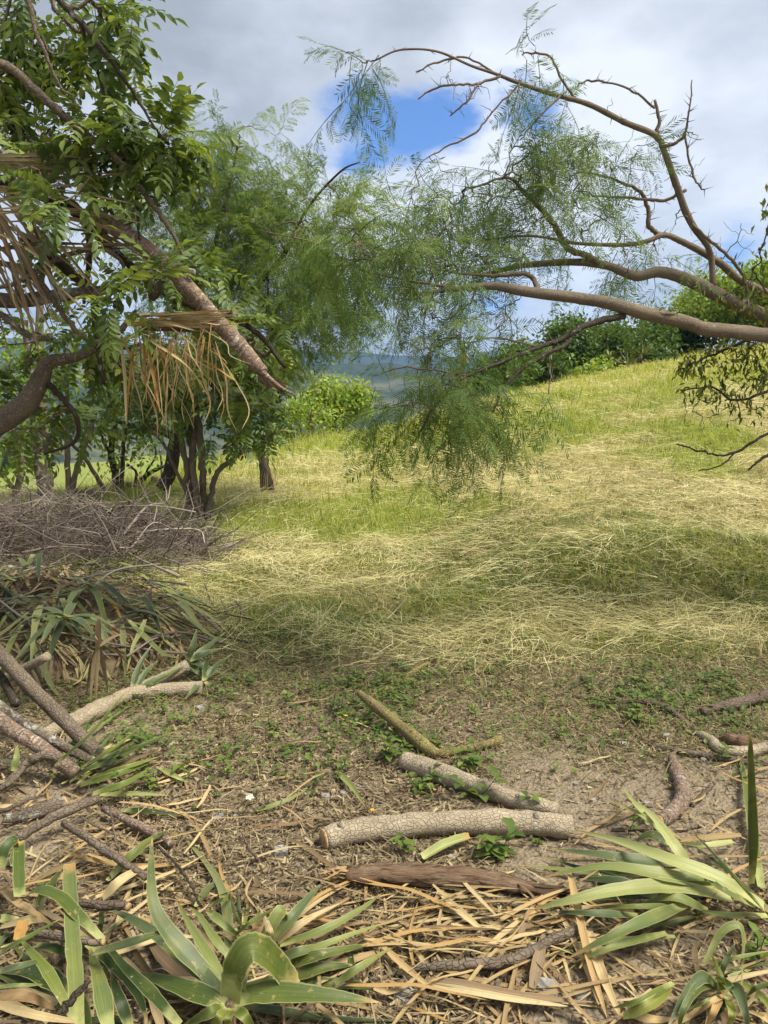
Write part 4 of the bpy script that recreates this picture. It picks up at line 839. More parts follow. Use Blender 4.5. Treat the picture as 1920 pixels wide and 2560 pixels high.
def bush(name, label, px, py_top, py_base, d, rx_px, leafm, n, size=.11, group=None, bark='bark', trunks=3, flat=1.0, per=26, rad=.2):
    p = P(px, py_base, d); g = height(p[0], p[1]); top = P(px, py_top, d)[2]; rx = rx_px * d / F; h = top - g
    base = np.array([p[0], p[1], g]); tr = []
    for i in range(trunks):
        a = 6.28 * i / trunks + rng.random(); q = np.array([[p[0] + .05 * math.cos(a), p[1] + .05 * math.sin(a), g - .1, .03 + .02 * h], [p[0] + .3 * rx * math.cos(a), p[1] + .3 * rx * math.sin(a), g + h * .4, .02 + .012 * h], [p[0] + .55 * rx * math.cos(a), p[1] + .55 * rx * math.sin(a), g + h * .78, .015]]); tr.append(q)
    bl = []
    for i in range(9):
        u = rdir(1, -.6, 1)[0]; c = base + np.array([0, 0, h * .52]) + u * np.array([rx * .62, rx * .62, h * .30]); bl.append((c, (rx * .42, rx * .42, h * .22 * flat), max(3, n // 9)))
    return leafy_tree(name, label, 'bush' if h < 2 else 'tree', base, tr, bl, leafm, bark, per, rad, size, group=group, tip=.006, base_v=.62 if leafm == 'bright' else .5, spread=.22)
bush('round_bush', 'rounded bright green bushy tree beyond the crest beside the blue valley', 838, 935, 1110, 27, 84, 'bright', 150, .16, per=34, rad=.24)
bush('yellow_green_shrub', 'loose yellow green shrub with thin pale branches in front of the rounded bush', 770, 1000, 1100, 23.5, 85, 'bright', 70, .12, per=22, rad=.2)
bush('dark_shrub', 'dark green shrub at the fence post below the yellow green shrub', 700, 1060, 1135, 21.5, 50, 'hedge', 50, .10, per=20, rad=.16)

RIDGE = 'trees along the ridge behind the mown slope'
for lab, px, t_, b_, d, r, lm, n in (
        ('low dark tree at the left end of the ridge wood behind the drooping branch', 1215, 905, 1030, 34, 80, 'hedge', 110),
        ('dense mid green ridge tree just right of the drooping feathery branch', 1325, 868, 1005, 36, 85, 'hedge', 150),
        ('tall dark crowned ridge tree at the middle of the wood left of the squat yucca', 1440, 812, 985, 38, 105, 'hedge', 190),
        ('broad ridge tree directly behind the squat yucca', 1560, 800, 965, 39, 105, 'hedge', 200),
        ('ridge tree beside the white fence post on the skyline', 1665, 796, 950, 41, 95, 'hedge', 180),
        ('light green tree above the ridge under the thick thorn tree limb at right', 1800, 690, 930, 40, 130, 'bright', 220),
        ('tallest ridge tree cut by the right edge of the picture', 1930, 640, 900, 38, 120, 'bright', 220),
        ('small bright bush at the foot of the ridge wood', 1480, 945, 985, 35, 45, 'bright', 40),
        ('dark green low bush at the foot of the ridge wood near the fence post', 1620, 905, 955, 37, 60, 'hedge', 60)):
    bush('ridge_tree', lab, px, t_, b_, d, r, lm, n, .24, RIDGE, per=34, rad=.34)

# ---- yuccas on the ridge, palm stub, fence posts, stumps
def rosette(parent, c, n, L, w, m, zlo=-.3, zhi=.95, droop=.25, name='leaf', a0=.5):
    for i in range(n):
        d = rdir(1, zlo, zhi)[0]; l = L * rng.uniform(.75, 1.1); p1 = c + d * l * .5; p2 = c + d * l + np.array([0, 0, -droop * l * rng.random()])
        b = MB(); blade(b, [c + d * .02, p1, p2], w, (0, 0, 1), .35, np.clip(rng.normal(a0, .2), 0, 1), 'yucca', 3, 0, 3); b.build(name, m, parent)
def ridge_yucca(lab, px, py_head, py_base, d, L, skirt=True, heads=((0, 0),)):
    p = P(px, py_base, d); g = height(p[0], p[1]); base = np.array([p[0], p[1], g]); t = thing('ridge_yucca', lab, 'yucca', base, 'yuccas on the ridge')
    for dx, dz in heads:
        h = P(px + dx, py_head + dz, d); b = MB(); q = np.array([[*base - [0, 0, .1], .12], [*(base * .5 + h * .5), .1], [*h, .08]]); limb(b, q, 7, 4, .1); b.build('trunk', M['bark'], t)
        rosette(t, h, 34, L, .07, M['yucca'], -.25, 1, .3, 'leaf', .62)
        if skirt: rosette(t, h - [0, 0, L * .25], 22, L * .95, .07, M['thatch'], -.95, -.55, .1, 'dead_leaf', .7)
ridge_yucca('tall slim yucca with an orange dead leaf skirt standing alone left of the ridge wood', 1158, 872, 1035, 30, .55)
ridge_yucca('squat yucca clump with an orange skirt at the edge of the mown slope', 1570, 912, 965, 36, .85, True, ((0, 0), (-45, -15), (38, -25)))
ridge_yucca('small pale yucca at the foot of the ridge wood', 1435, 955, 985, 34.5, .55, False)

def palm_stub():
    base = P(672, 1222, 12.2); base[2] = height(base[0], base[1]); d = base[1]
    t = thing('fibrous_stump', 'short shaggy brown stump with green strap leaves growing on the grass brow', 'stump', base)
    for s in ([(680, 1225, d, 34), (668, 1190, d, 28), (656, 1150, d, 22), (650, 1128, d, 14)], [(660, 1222, d, 22), (655, 1180, d, 18), (650, 1140, d, 12)]):
        q = PX(s); q[0, 2] = height(q[0, 0], q[0, 1]) - .05; b = MB(); limb(b, q, 9, 5, .2); b.build('trunk', M['bark'], t)
    c = P(652, 1135, d)
    for i in range(26):
        e = rdir(1, .1, 1)[0] * [.6, .6, 1]; l = rng.uniform(.3, .62); b = MB(); blade(b, [c + rdir(1)[0] * .05 - [0, 0, .1], c + e * l * .55, c + e * l + [0, 0, -.12]], .022, (0, -1, .2), .3, rng.uniform(.3, .9), 'dry', 3, 0, 3); b.build('leaf', M['yucca'], t)
    for i in range(18):
        a = rng.uniform(0, 6.28); z0 = rng.uniform(.1, .45); b0 = base + [.07 * math.cos(a), .07 * math.sin(a), z0 + .08]
        b = MB(); blade(b, [b0 + [-.05 * z0, 0, 0], b0 + [.06 * math.cos(a), .06 * math.sin(a), -.12], b0 + [.09 * math.cos(a), .09 * math.sin(a), -z0 - .02]], .018, (math.cos(a), math.sin(a), 0), .2, rng.random(), 'dry', 3, 0, 3); b.build('dead_leaf', M['thatch'], t)
palm_stub()
def post(name, label, px, pyb, pyt, d, w, m, group=None):
    p = P(px, pyb, d); g = height(p[0], p[1]); top = P(px - 6, pyt, d); b = MB(); r = w * d / F / 2
    tube(b, catmull([[p[0], p[1], g - .15], [p[0] + .01, p[1], (g + top[2]) / 2], top], 4), np.linspace(r * 1.1, r * .85, 9), 7, 0, .12); tag(b.build(name, M[m]), label, 'post', group)
post('fence_post', 'weathered grey fence post on the grass below the yellow green shrub', 737, 1132, 1062, 20.5, 7, 'lichen')
post('fence_post', 'short pale wooden post on the skyline at the ridge wood', 1692, 915, 885, 37, 9, 'lichen')
post('fence_post', 'thin white post showing between the bush tree and the feathery trunk', 405, 1215, 1120, 14.6, 6, 'lichen')
for i, (px, pyb, pyt, w, sl_) in enumerate(((195, 1270, 1235, 16, 'leftmost sawn stump of the row, beside the forked grey tree'), (218, 1268, 1228, 18, 'thickest dark sawn stump near the left end of the stump row'), (240, 1262, 1228, 15, 'slender sawn stump third from the left in the stump row'), (258, 1258, 1240, 13, 'short sawn stump at the foot of the steeply leaning pole'), (322, 1245, 1225, 14, 'low sawn stump between the straight dark trunk and the low bush tree'), (386, 1225, 1200, 16, 'sawn stump standing alone next to the dark leaning trunk'), (345, 1238, 1220, 12, 'low sawn stump right of the low bush tree foot'), (228, 1262, 1232, 10, 'thinnest sawn stump, squeezed between two thicker dark ones'))):
    d = 12.8 if px < 300 else 14.0; p = P(px, pyb, d); g = height(p[0], p[1]); top = P(px + 3, pyt, d); r = w * d / F / 2; b = MB()
    t = thing('cut_stump', sl_, 'stump', (p[0], p[1], g), 'sawn stumps along the left brow')
    tube(b, catmull([[p[0], p[1], g - .1], [p[0] + rng.normal(0, .02), p[1], (g + top[2]) / 2], [top[0], top[1], max(top[2], g + .15)]], 4), np.linspace(r * 1.15, r, 9), 8, 0, .1); b.build('trunk', M['bark'], t)
    c = MB(); zt = max(top[2], g + .15); tube(c, [[top[0], top[1], zt + .002], [top[0], top[1], zt + .014]], [r * .8, r * .75], 8); c.build('cut_end', M['cut'], t)

# ---- leafy shrub at the right edge, with its bare lower branch
def right_shrub():
    base = np.array([3.6, 5.6, 0]); base[2] = height(base[0], base[1]); t = thing('drooping_shrub', 'shrub with drooping yellowish lance leaves on dark twigs at the right edge above the slope', 'shrub', base); qs = []
    for s in ([(1960, 830, 5.4, 14), (1880, 845, 5.3, 11), (1800, 880, 5.25, 9), (1740, 905, 5.2, 6), (1690, 930, 5.2, 3)], [(1980, 960, 5.4, 12), (1900, 985, 5.3, 10), (1830, 1000, 5.2, 8), (1780, 970, 5.2, 5), (1700, 975, 5.15, 3)],
              [(1980, 1060, 5.3, 12), (1900, 1095, 5.2, 10), (1840, 1130, 5.15, 9), (1790, 1137, 5.1, 7), (1740, 1125, 5.1, 5), (1690, 1110, 5.1, 3)], [(1840, 1130, 5.15, 6), (1800, 1165, 5.1, 4), (1745, 1178, 5.1, 3)], [(1960, 1110, 5.2, 13), (1900, 1150, 5.1, 10), (1870, 1175, 5.1, 6)], [(1960, 520, 5.0, 8), (1925, 560, 5.0, 6), (1905, 620, 5.0, 3)]):
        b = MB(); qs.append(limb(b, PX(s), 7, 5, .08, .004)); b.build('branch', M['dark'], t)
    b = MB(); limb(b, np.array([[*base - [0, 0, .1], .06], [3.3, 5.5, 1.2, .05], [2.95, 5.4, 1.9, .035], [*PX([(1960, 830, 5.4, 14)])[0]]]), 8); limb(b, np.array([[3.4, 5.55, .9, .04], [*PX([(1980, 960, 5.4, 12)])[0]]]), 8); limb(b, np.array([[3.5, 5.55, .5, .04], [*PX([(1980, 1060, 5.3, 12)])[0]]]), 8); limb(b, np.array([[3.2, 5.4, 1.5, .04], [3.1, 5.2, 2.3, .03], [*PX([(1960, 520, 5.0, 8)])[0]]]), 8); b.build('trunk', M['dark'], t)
    blobs = blobs_px([(1800, 880, 5.2, 90, 40, .25, 26), (1850, 940, 5.2, 100, 50, .25, 34), (1740, 920, 5.2, 60, 35, .2, 16), (1900, 870, 5.2, 60, 60, .25, 24), (1760, 985, 5.2, 70, 30, .2, 15), (1890, 1010, 5.2, 60, 30, .2, 14), (1900, 740, 5.1, 60, 70, .25, 22), (1830, 760, 5.1, 90, 50, .25, 14)])
    T = blob_targets(blobs); T2 = blob_targets(blobs_px([(1800, 1050, 5.15, 110, 40, .2, 14), (1740, 1120, 5.1, 70, 40, .15, 12), (1915, 530, 5, 12, 60, .1, 6), (1908, 620, 5.0, 12, 25, .05, 4)]))
    tw = MB(); grow(tw, nodes_of(qs), np.vstack([T, T2]), .0018, .006, 4); k = tw.build('twigs', M['dark'], t); k['kind'] = 'stuff'
    lf = MB(); scatter_leaves(lf, np.vstack([T, T2[-10:]]), 4, .05, .058, .5, .24, (np.array([[0, 0, 0], [.4, .17, .04], [1, 0, -.18], [.4, -.17, .04]]), LANCE[1], LANCE[2], LANCE[3]), .9); o = lf.build('crown', M['olive'], t, False); o['kind'] = 'stuff'
right_shrub()

# ------------------------------------------------------------------ trunk and dead leaves lodged in the left tree
def lodged():
    s = PX([(222, 520, 3.75, 40), (270, 560, 3.75, 50), (330, 595, 3.75, 53), (400, 650, 3.75, 52), (470, 720, 3.75, 56), (540, 800, 3.75, 55), (600, 865, 3.75, 52), (640, 912, 3.75, 47), (655, 928, 3.75, 40), (662, 936, 3.745, 20), (700, 967, 3.74, 12), (738, 988, 3.74, 4)])
    t = thing('lodged_trunk', 'broken pale ringed trunk hanging diagonally in the left tree, its torn end pointing down right', 'trunk', s[4, :3])
    b = MB(); limb(b, s, 14, 6, .06); b.build('trunk', M['ringed'], t)
    for k in range(14):
        b = MB(); p0 = P(650 + rng.normal(0, 8), 938 + rng.normal(0, 6), 3.75 + rng.normal(0, .02)); e = P(690 + rng.normal(0, 18), 968 + rng.normal(4, 9), 3.75 + rng.normal(0, .02)); blade(b, [p0, (p0 + e) / 2, e], .012, (0, -1, 0), .2, rng.random() * .4, 'dry', 3, 0, 3); b.build('splinter', M['rotten'], t)
    b = MB(); limb(b, PX([(380, 742, 3.9, 30), (440, 682, 3.75, 34), (485, 682, 3.72, 26)]), 9, 5, .1); limb(b, PX([(400, 725, 3.75, 42), (470, 812, 3.76, 36), (540, 810, 3.75, 42)])[[0, 2]] if False else PX([(360, 812, 3.8, 36), (450, 815, 3.78, 38), (540, 812, 3.75, 42)]), 10, 5, .08); b.build('side_branch', M['lichen'], t)
    def hang(name, label, cat, loc, leaves, m):
        r = thing(name, label, cat, loc)
        for pts, w, a in leaves:
            q = MB(); blade(q, pts, w, (0, -1, .15), .7, a, 'dry', 4, rng.normal(0, 1.8), 3); q.build('leaf', M[m], r)
    lv = []
    for i in range(52):
        x0 = rng.uniform(330, 545); y0 = rng.uniform(800, 870); d = rng.uniform(3.62, 3.85); L = rng.uniform(90, 240) * (1 if rng.random() < .75 else 1.15); dx = rng.normal(28, 55)
        p0 = P(x0, y0, d); p1 = P(x0 + dx * .45 + rng.normal(0, 9), y0 + L * .4, d - .03); p2 = P(x0 + dx * .8 + rng.normal(0, 12), y0 + L * .75, d - .04); p3 = P(x0 + dx * rng.uniform(.6, 1.2), y0 + L, d - rng.uniform(0, .1)); lv.append(([p0, p1, p2, p3], rng.uniform(.004, .010), rng.uniform(.05, .9)))
    for pts in ([(302, 840), (312, 940), (316, 1062)], [(303, 840), (340, 910), (365, 945)], [(360, 845), (366, 930), (367, 1015)], [(338, 850), (325, 960), (318, 1045)], [(375, 850), (470, 920), (528, 1003)], [(365, 850), (385, 950), (400, 1035)], [(510, 900), (560, 930), (595, 957)]):
        lv.append(([P(x, y, 3.62) for x, y in pts], .016, rng.uniform(.55, .95)))
    for i in range(16):
        x0 = rng.uniform(310, 420); y0 = rng.uniform(780, 815); lv.append(([P(x0, y0, 3.7), P(x0 + 90, y0 - 4 + rng.normal(0, 8), 3.65), P(x0 + rng.uniform(140, 230), y0 + rng.normal(-5, 22), 3.65)], rng.uniform(.012, .02), rng.uniform(.4, .95)))
    hang('hanging_dead_leaves', 'tuft of long tan dead leaves hanging down from the horizontal branch in the left tree', 'dead leaves', P(430, 812, 3.75), lv, 'dry')
    lv = []
    for i in range(64):
        x0, y0 = rng.uniform(-90, 60), rng.uniform(440, 640); d = rng.uniform(3.5, 3.8); an = rng.normal(1.05, .22) if i % 3 else rng.normal(.15, .25); L = rng.uniform(180, 400); p0 = P(x0, y0, d)
        lv.append(([p0, P(x0 + math.cos(an) * L * .5, y0 + math.sin(an) * L * .5 - 8, d), P(x0 + math.cos(an) * L, y0 + math.sin(an) * L + 10, d - .05)], rng.uniform(.008, .022), rng.uniform(.1, 1)))
    for i in range(26):
        x0, y0 = rng.uniform(-60, 120), rng.uniform(385, 440); d = rng.uniform(3.6, 3.9); L = rng.uniform(120, 250); lv.append(([P(x0, y0, d), P(x0 + L * .5, y0 + rng.normal(4, 8), d), P(x0 + L, y0 + rng.normal(0, 25), d)], rng.uniform(.012, .024), rng.uniform(.2, 1)))
    hang('dead_leaf_thatch', 'thick sheaf of yellow and brown dead leaves wedged high in the left tree', 'dead leaves', P(-10, 560, 3.65), lv, 'thatch')
    lv = []
    for i in range(22):
        x0, y0 = rng.uniform(200, 260), rng.uniform(545, 620); an = rng.normal(.0, .8); L = rng.uniform(60, 150); d = 3.85; lv.append(([P(x0, y0, d), P(x0 + math.cos(an) * L * .5, y0 + math.sin(an) * L * .5, d), P(x0 + math.cos(an) * L, y0 + math.sin(an) * L, d - .05)], .016, rng.random()))
    hang('dead_leaf_tuft', 'small brown tuft of dead leaves behind the broken top of the hanging trunk', 'dead leaves', P(235, 590, 3.85), lv, 'thatch')
lodged()

# ------------------------------------------------------------------ piles at the left
def mound_h(x, y, c, r):
    q = ((x - c[0]) / r[0]) ** 2 + ((y - c[1]) / r[1]) ** 2
    return r[2] * np.clip(1 - q, 0, 1) ** 1.0 * (.75 + .5 * fbm(x * 2.2, y * 2.2, 3, 90))
def brush_pile():
    c, r = (-3.35, 7.5), (1.75, 1.25, .62); base = (c[0], c[1], float(height(*c)))
    t = thing('brush_pile', 'big heap of dead purplish brown twigs behind the cut leaf heap', 'brush pile', base); mb = MB(); n = 0
    while n < 3400:
        x, y = rng.uniform(-1, 1, 2); 
        if x * x + y * y > 1: continue
        x, y = c[0] + x * r[0] * 1.06, c[1] + y * r[1] * 1.06; hh = mound_h(x, y, c, r); z = float(height(x, y)) + float(hh) * (rng.random() ** .45) + .02
        L = rng.uniform(.15, .7); d = nrm(rdir(1, -.3, .7)[0]); p0 = np.array([x, y, z]); p = np.stack([p0, p0 + d * L * .5 + rng.normal(0, .03, 3), p0 + d * L + rng.normal(0, .06, 3)])
        p[:, 2] = np.maximum(p[:, 2], height(p[:, 0], p[:, 1]) + .01); rd = rng.uniform(.0025, .0055); target = mb
        if n < 110: target = MB(); rd *= 1.5; p[:, 2] += rng.uniform(.0, .12); p = p[0] + (p - p[0]) * 1.5
        tube(target, p, [rd, rd * .8, rd * .4], 3 if n >= 110 else 5, np.clip(rng.normal(.38 + .25 * (n < 110), .2), 0, 1), 0, n < 110)
        if n < 110: target.build('twig', M['brush'], t)
        n += 1
    for i in range(34):
        a = rng.uniform(0, 6.28); q = math.sqrt(rng.random()) * .9; x, y = c[0] + q * math.cos(a) * r[0], c[1] + q * math.sin(a) * r[1]; z = float(height(x, y) + mound_h(x, y, c, r)) * 1 + .03; d = nrm(rdir(1, -.05, .35)[0]); L = rng.uniform(.7, 1.6); p0 = np.array([x, y, z]) - d * L * .4
        p = catmull(np.stack([p0, p0 + d * L * .35 + rng.normal(0, .05, 3), p0 + d * L * .7 + rng.normal(0, .07, 3), p0 + d * L + rng.normal(0, .1, 3)]), 4); p[:, 2] = np.maximum(p[:, 2], height(p[:, 0], p[:, 1]) + .02); rd = rng.uniform(.006, .015); b = MB(); v_ = np.clip(rng.normal(.6, .25), 0, 1); tube(b, p, np.linspace(rd, rd * .35, len(p)), 6, v_, .06)
        for j in (5, 8): e = p[j] + nrm(d + rdir(1)[0] * .9) * L * rng.uniform(.2, .4); tube(b, catmull([p[j], (p[j] + e) / 2 + rng.normal(0, .03, 3), e], 3), np.linspace(rd * .5, rd * .15, 7), 4, v_)
        b.build('branch', M['brush'], t)
    o = mb.build('twig_tangle', M['brush'], t); o['kind'] = 'stuff'
    lf = MB(); n = 6500; a = rng.uniform(0, 6.28, n); q = np.sqrt(rng.random(n)); x = c[0] + q * np.cos(a) * r[0]; y = c[1] + q * np.sin(a) * r[1]
    z = height(x, y) + mound_h(x, y, c, r) * rng.random(n) ** .4; fr = frames(rdir(n), rng.uniform(-2, 2, n)) * rng.uniform(.02, .05, n)[:, None, None]; lf.inst(LANCE, fr, np.stack([x, y, z], -1), np.clip(rng.normal(.3, .15, n), 0, 1)); o = lf.build('withered_leaves', M['brush'], t, False); o['kind'] = 'stuff'
brush_pile()
def leaf_pile():
    c, r = (-2.28, 5.02), (1.2, 1.0, .44); base = (c[0], c[1], float(height(*c)))
    t = thing('cut_leaf_heap', 'heap of cut yucca leaves, dry blades and sticks in front of the brush pile', 'leaf heap', base)
    xs = np.linspace(-1.1, 1.1, 28); X, Y = np.meshgrid(c[0] + xs * r[0], c[1] + xs * r[1]); Z = height(X, Y) + mound_h(X, Y, c, r) - .04
    i = np.arange(27)[:, None] * 28; j = np.arange(27)[None]; q = np.stack([i + j, i + j + 1, i + 29 + j, i + 28 + j], -1).reshape(-1, 4); b = MB(); b.add(np.stack([X, Y, Z], -1).reshape(-1, 3), [q], .15 + .2 * rng.random(28 * 28)); b.build('mulch', M['litter'], t)
    for k in range(270):
        while True:
            x, y = rng.uniform(-1, 1, 2)
            if x * x + y * y < 1: break
        x, y = c[0] + x * r[0] * 1.02, c[1] + y * r[1] * 1.02; out = nrm(np.array([x - c[0], y - c[1]]) + rng.normal(0, .5, 2)); L = rng.uniform(.22, .55); u = rng.random()
        if k % 3 == 0: y = c[1] - abs(y - c[1])
        pts = []
        for s in np.linspace(-.5, .5, 4):
            xx, yy = x + out[0] * L * s, y + out[1] * L * s; pts.append([xx, yy, float(height(xx, yy) + mound_h(xx, yy, c, r)) + rng.uniform(.0, .05)])
        m, w, pr = (('dry', rng.uniform(.012, .026), 'dry') if u < .28 else ('thatch', rng.uniform(.014, .032), 'dry') if u < .5 else ('blue', rng.uniform(.025, .05), 'yucca') if u < .85 else ('pale', rng.uniform(.02, .035), 'yucca'))
        if k > 185: m, w, pr = ('blue', 'yucca', 'pale', 'blue')[k % 4], rng.uniform(.030, .052), 'yucca'; pts = [[p_[0], p_[1], p_[2] + .04 + .05 * rng.random()] for p_ in pts]
        b = MB(); blade(b, pts, w, (0, 0, 1), .3, rng.random(), pr, 3, rng.normal(0, .4), 3); b.build('leaf', M[m], t)
    for k in range(80):
        a = rng.uniform(0, 6.28); q = math.sqrt(rng.random()) * .95; x, y = c[0] + q * math.cos(a) * r[0] + .2, c[1] + q * math.sin(a) * r[1] + .15; d = nrm(rdir(1, -.2, .45)[0]); L = rng.uniform(.25, .8); z = float(height(x, y) + mound_h(x, y, c, r)) + .04
        p0 = np.array([x, y, z]); p = np.stack([p0 - d * L * .5, p0 + rng.normal(0, .04, 3), p0 + d * L * .5 + rng.normal(0, .05, 3)]); p[:, 2] = np.maximum(p[:, 2], height(p[:, 0], p[:, 1]) + mound_h(p[:, 0], p[:, 1], c, r) + .01)
        b = MB(); rd = rng.uniform(.004, .011); tube(b, catmull(p, 4), np.linspace(rd, rd * .5, 9), 5, rng.random() * .8, .05); b.build('stick', M['brush'], t)
    sc_ = MB()
    for k in range(650):
        a = rng.uniform(0, 6.28); q = math.sqrt(rng.random()); x, y = c[0] + q * math.cos(a) * r[0], c[1] + q * math.sin(a) * r[1] * (1 if k % 2 else -abs(math.sin(a)) / (math.sin(a) or 1)); az = rng.uniform(0, 6.28); L = rng.uniform(.08, .38); pts = []
        for s_ in (-.5, 0, .5):
            xx, yy = x + math.cos(az) * L * s_, y + math.sin(az) * L * s_; pts.append([xx, yy, float(height(xx, yy) + mound_h(xx, yy, c, r)) + rng.uniform(-.01, .045)])
        blade(sc_, pts, rng.uniform(.006, .022), (0, 0, 1), .3, rng.random(), 'dry', 2, rng.normal(0, .5), 3)
    o = sc_.build('leaf_scraps', M['thatch'], t); o['kind'] = 'stuff'
    # visible fans of grey-green leaves lying on the heap
    def fan(px, py, h, tips, m, w):
        b0 = Qm(px, py, h)
        for tx, ty, th in tips:
            e = Qm(tx, ty, th); b = MB(); blade(b, [b0, b0 * .5 + e * .5 + [0, 0, .035], e], w, (0, 0, 1), .35, rng.uniform(.2, .7), 'yucca', 4, 0, 5); b.build('leaf', M[m], t)
    def Qm(px, py, h):
        d = ray(px, py); z = h
        for _ in range(8):
            p = CAM + d * ((z - CAMZ) / d[2]); z = float(height(p[0], p[1]) + mound_h(p[0], p[1], c, r)) + h
        return p
    fan(165, 1545, .06, [(115, 1685, .05), (30, 1660, .04), (100, 1610, .06), (245, 1600, .08), (300, 1600, .07), (290, 1570, .08), (80, 1560, .07), (70, 1530, .06), (200, 1510, .08)], 'blue', .055)
    fan(380, 1478, .06, [(520, 1560, .04), (470, 1520, .05), (510, 1515, .05), (400, 1540, .06), (430, 1450, .15)], 'pale', .04)
    fan(245, 1620, .10, [(248, 1545, .25), (350, 1590, .12), (320, 1660, .08), (215, 1750, .03), (225, 1765, .02), (240, 1760, .02), (180, 1780, .02), (270, 1730, .02)], 'thatch', .035)
    for px0, py0, px1, py1, w, lab in ((155, 1485, 215, 1420, 30, 'pale ringed cut log sticking out of the top of the leaf heap'), (10, 1700, 120, 1640, 26, 'short brown log half buried in the left of the leaf heap'), (-20, 1520, 40, 1480, 18, 'pale stick poking out of the leaf heap at the left edge')):
        p0, p1 = Qm(px0, py0, .02), Qm(px1, py1, .10); rr = w * p0[1] / F / 2; b = MB(); tube(b, catmull([p0, (p0 + p1) / 2, p1], 5), np.linspace(rr, rr * .9, 11), 9, 0, .06); o = b.build('log', M['log'])
        tag(o, lab, 'log', 'cut logs')
leaf_pile()

# ------------------------------------------------------------------ logs, poles and sticks on the ground
LOGS = 'cut logs'; STICKS = 'sticks lying on the ground'
def lay(rows, h=0.0):
    """pixel, pixel, thickness in pixels -> a round stick resting on the ground"""
    out = []
    for row in rows:
        px, py, w = row[:3]; e = row[3] if len(row) > 3 else 0.0
        p = Q(px, py, 0.03); r = w * .94 * axd(p) / F / 2; p = Q(px, py, r * .92 + h + e); out.append([*p, r])
    return np.array(out)
def log(name, label, cat, rows, m, sides=10, rough=.05, group=None, cut=None, branches=(), squash=1.0):
    s = lay(rows); t = thing(name, label, cat, s[len(s) // 2, :3] - [0, 0, s[len(s) // 2, 3]], group); b = MB(); q = catmull(s, 7); r0 = q[:, 3].mean(); u_ = np.cumsum(np.r_[0, np.linalg.norm(np.diff(q[:, :3], axis=0), axis=1)]); ph = rng.uniform(0, 99); q[:, 3] *= 1 + .22 * (vnoise(u_ / (r0 * 3.2) + ph, u_ * 0, 3) - .5); q[:, :2] += r0 * .22 * (vnoise(u_ / (r0 * 5) + ph, u_ * 0, 5) - .5)[:, None]; q[1:-1, :3] += rng.normal(0, .0015, (len(q) - 2, 3)); tube(b, q[:, :3], q[:, 3], sides, 0, rough, True, squash)
    if r0 > .018:
        for k in rng.integers(3, len(q) - 3, 3):
            d_ = nrm(np.array([rng.normal(0, .3), -abs(rng.normal(.5, .3)), rng.uniform(.2, 1)])); tube(b, np.stack([q[k, :3] + d_ * q[k, 3] * .6, q[k, :3] + d_ * q[k, 3] * rng.uniform(1.05, 1.3)]), [q[k, 3] * .42, q[k, 3] * .24], 8, 0, .15)
    b.build('wood', M[m], t)
    for br in branches:
        b = MB(); q2 = catmull(lay(br), 5); tube(b, q2[:, :3], q2[:, 3], 7, 0, rough); b.build('branch', M[m], t)
    for e in cut or ():
        i, k = (0, 1) if e == 0 else (-1, -2); dd = nrm(q[i, :3] - q[k, :3]); b = MB(); tube(b, [q[i, :3] + dd * .002, q[i, :3] + dd * .010], [q[i, 3] * .93, q[i, 3] * .86], sides, 0, .06); b.build('cut_end', M['cut'], t)
    return t
log('log', 'long pale log with cracked bark lying across the middle foreground', 'log', [(812, 2098, 56), (880, 2080, 60), (1000, 2066, 64), (1150, 2056, 64), (1300, 2056, 68), (1430, 2068, 66)], 'log', 16, .06, LOGS, (0,))
log('log', 'pale cracked log slanting behind the longest foreground log, weeds at its upper end', 'log', [(1010, 1900, 46), (1080, 1925, 50), (1180, 1960, 52), (1290, 2000, 48), (1392, 2030, 44)], 'log', 14, .035, LOGS)
def rotten():
    s = lay([(868, 2190, 54), (960, 2185, 62), (1100, 2190, 66), (1230, 2200, 56), (1330, 2222, 40), (1410, 2240, 18)]); t = thing('rotten_log', 'split reddish rotten log with a splintered orange end below the long pale log', 'log', s[2, :3] - [0, 0, s[2, 3]], LOGS)
    b = MB(); q = catmull(s, 7); tube(b, q[:, :3], q[:, 3], 14, 0, .2, True, .75); b.build('wood', M['rotten'], t)
    for i in range(22):
        a = rng.uniform(0, 6.28); p0 = s[0, :3] + [0.02, .6 * s[0, 3] * math.cos(a), .6 * s[0, 3] * math.sin(a)]; b = MB(); blade(b, [p0, p0 + [-.04, 0, rng.normal(0, .008)], p0 + [-rng.uniform(.05, .12), rng.normal(0, .015), rng.normal(-.005, .015)]], .016, (0, 0, 1), .2, .1, 'dry', 3, 0, 3); b.build('splinter', M['cut'], t)
    for i in range(16):
        p0 = q[-8, :3] + rng.normal(0, .012, 3); b = MB(); blade(b, [p0, p0 + [.06, -.01, 0], p0 + [rng.uniform(.1, .22), -.02 + rng.normal(0, .02), rng.normal(-.005, .008)]], .018, (0, 0, 1), .2, .3, 'dry', 3, 0, 3); b.build('splinter', M['rotten'], t)
rotten()
log('pole', 'yellow mossy pole with a whitish upper end lying at mid ground, forking at its foot', 'pole', [(898, 1732, 16, .10), (935, 1762, 28, .08), (1000, 1815, 30, .05), (1055, 1860, 32, .02), (1092, 1888, 34)], 'moss', 11, .06, None, (), [[(1085, 1885, 26), (1140, 1878, 22), (1200, 1865, 24), (1255, 1850, 30)]])
log('branch', 'thin bare forked branch running up right from the mossy pole', 'branch', [(872, 1758, 12), (920, 1745, 15), (970, 1718, 15), (1030, 1682, 15), (1092, 1642, 9)], 'moss', 8, .08, None, (0,), [[(1005, 1700, 8), (1040, 1708, 8), (1065, 1702, 6)]])
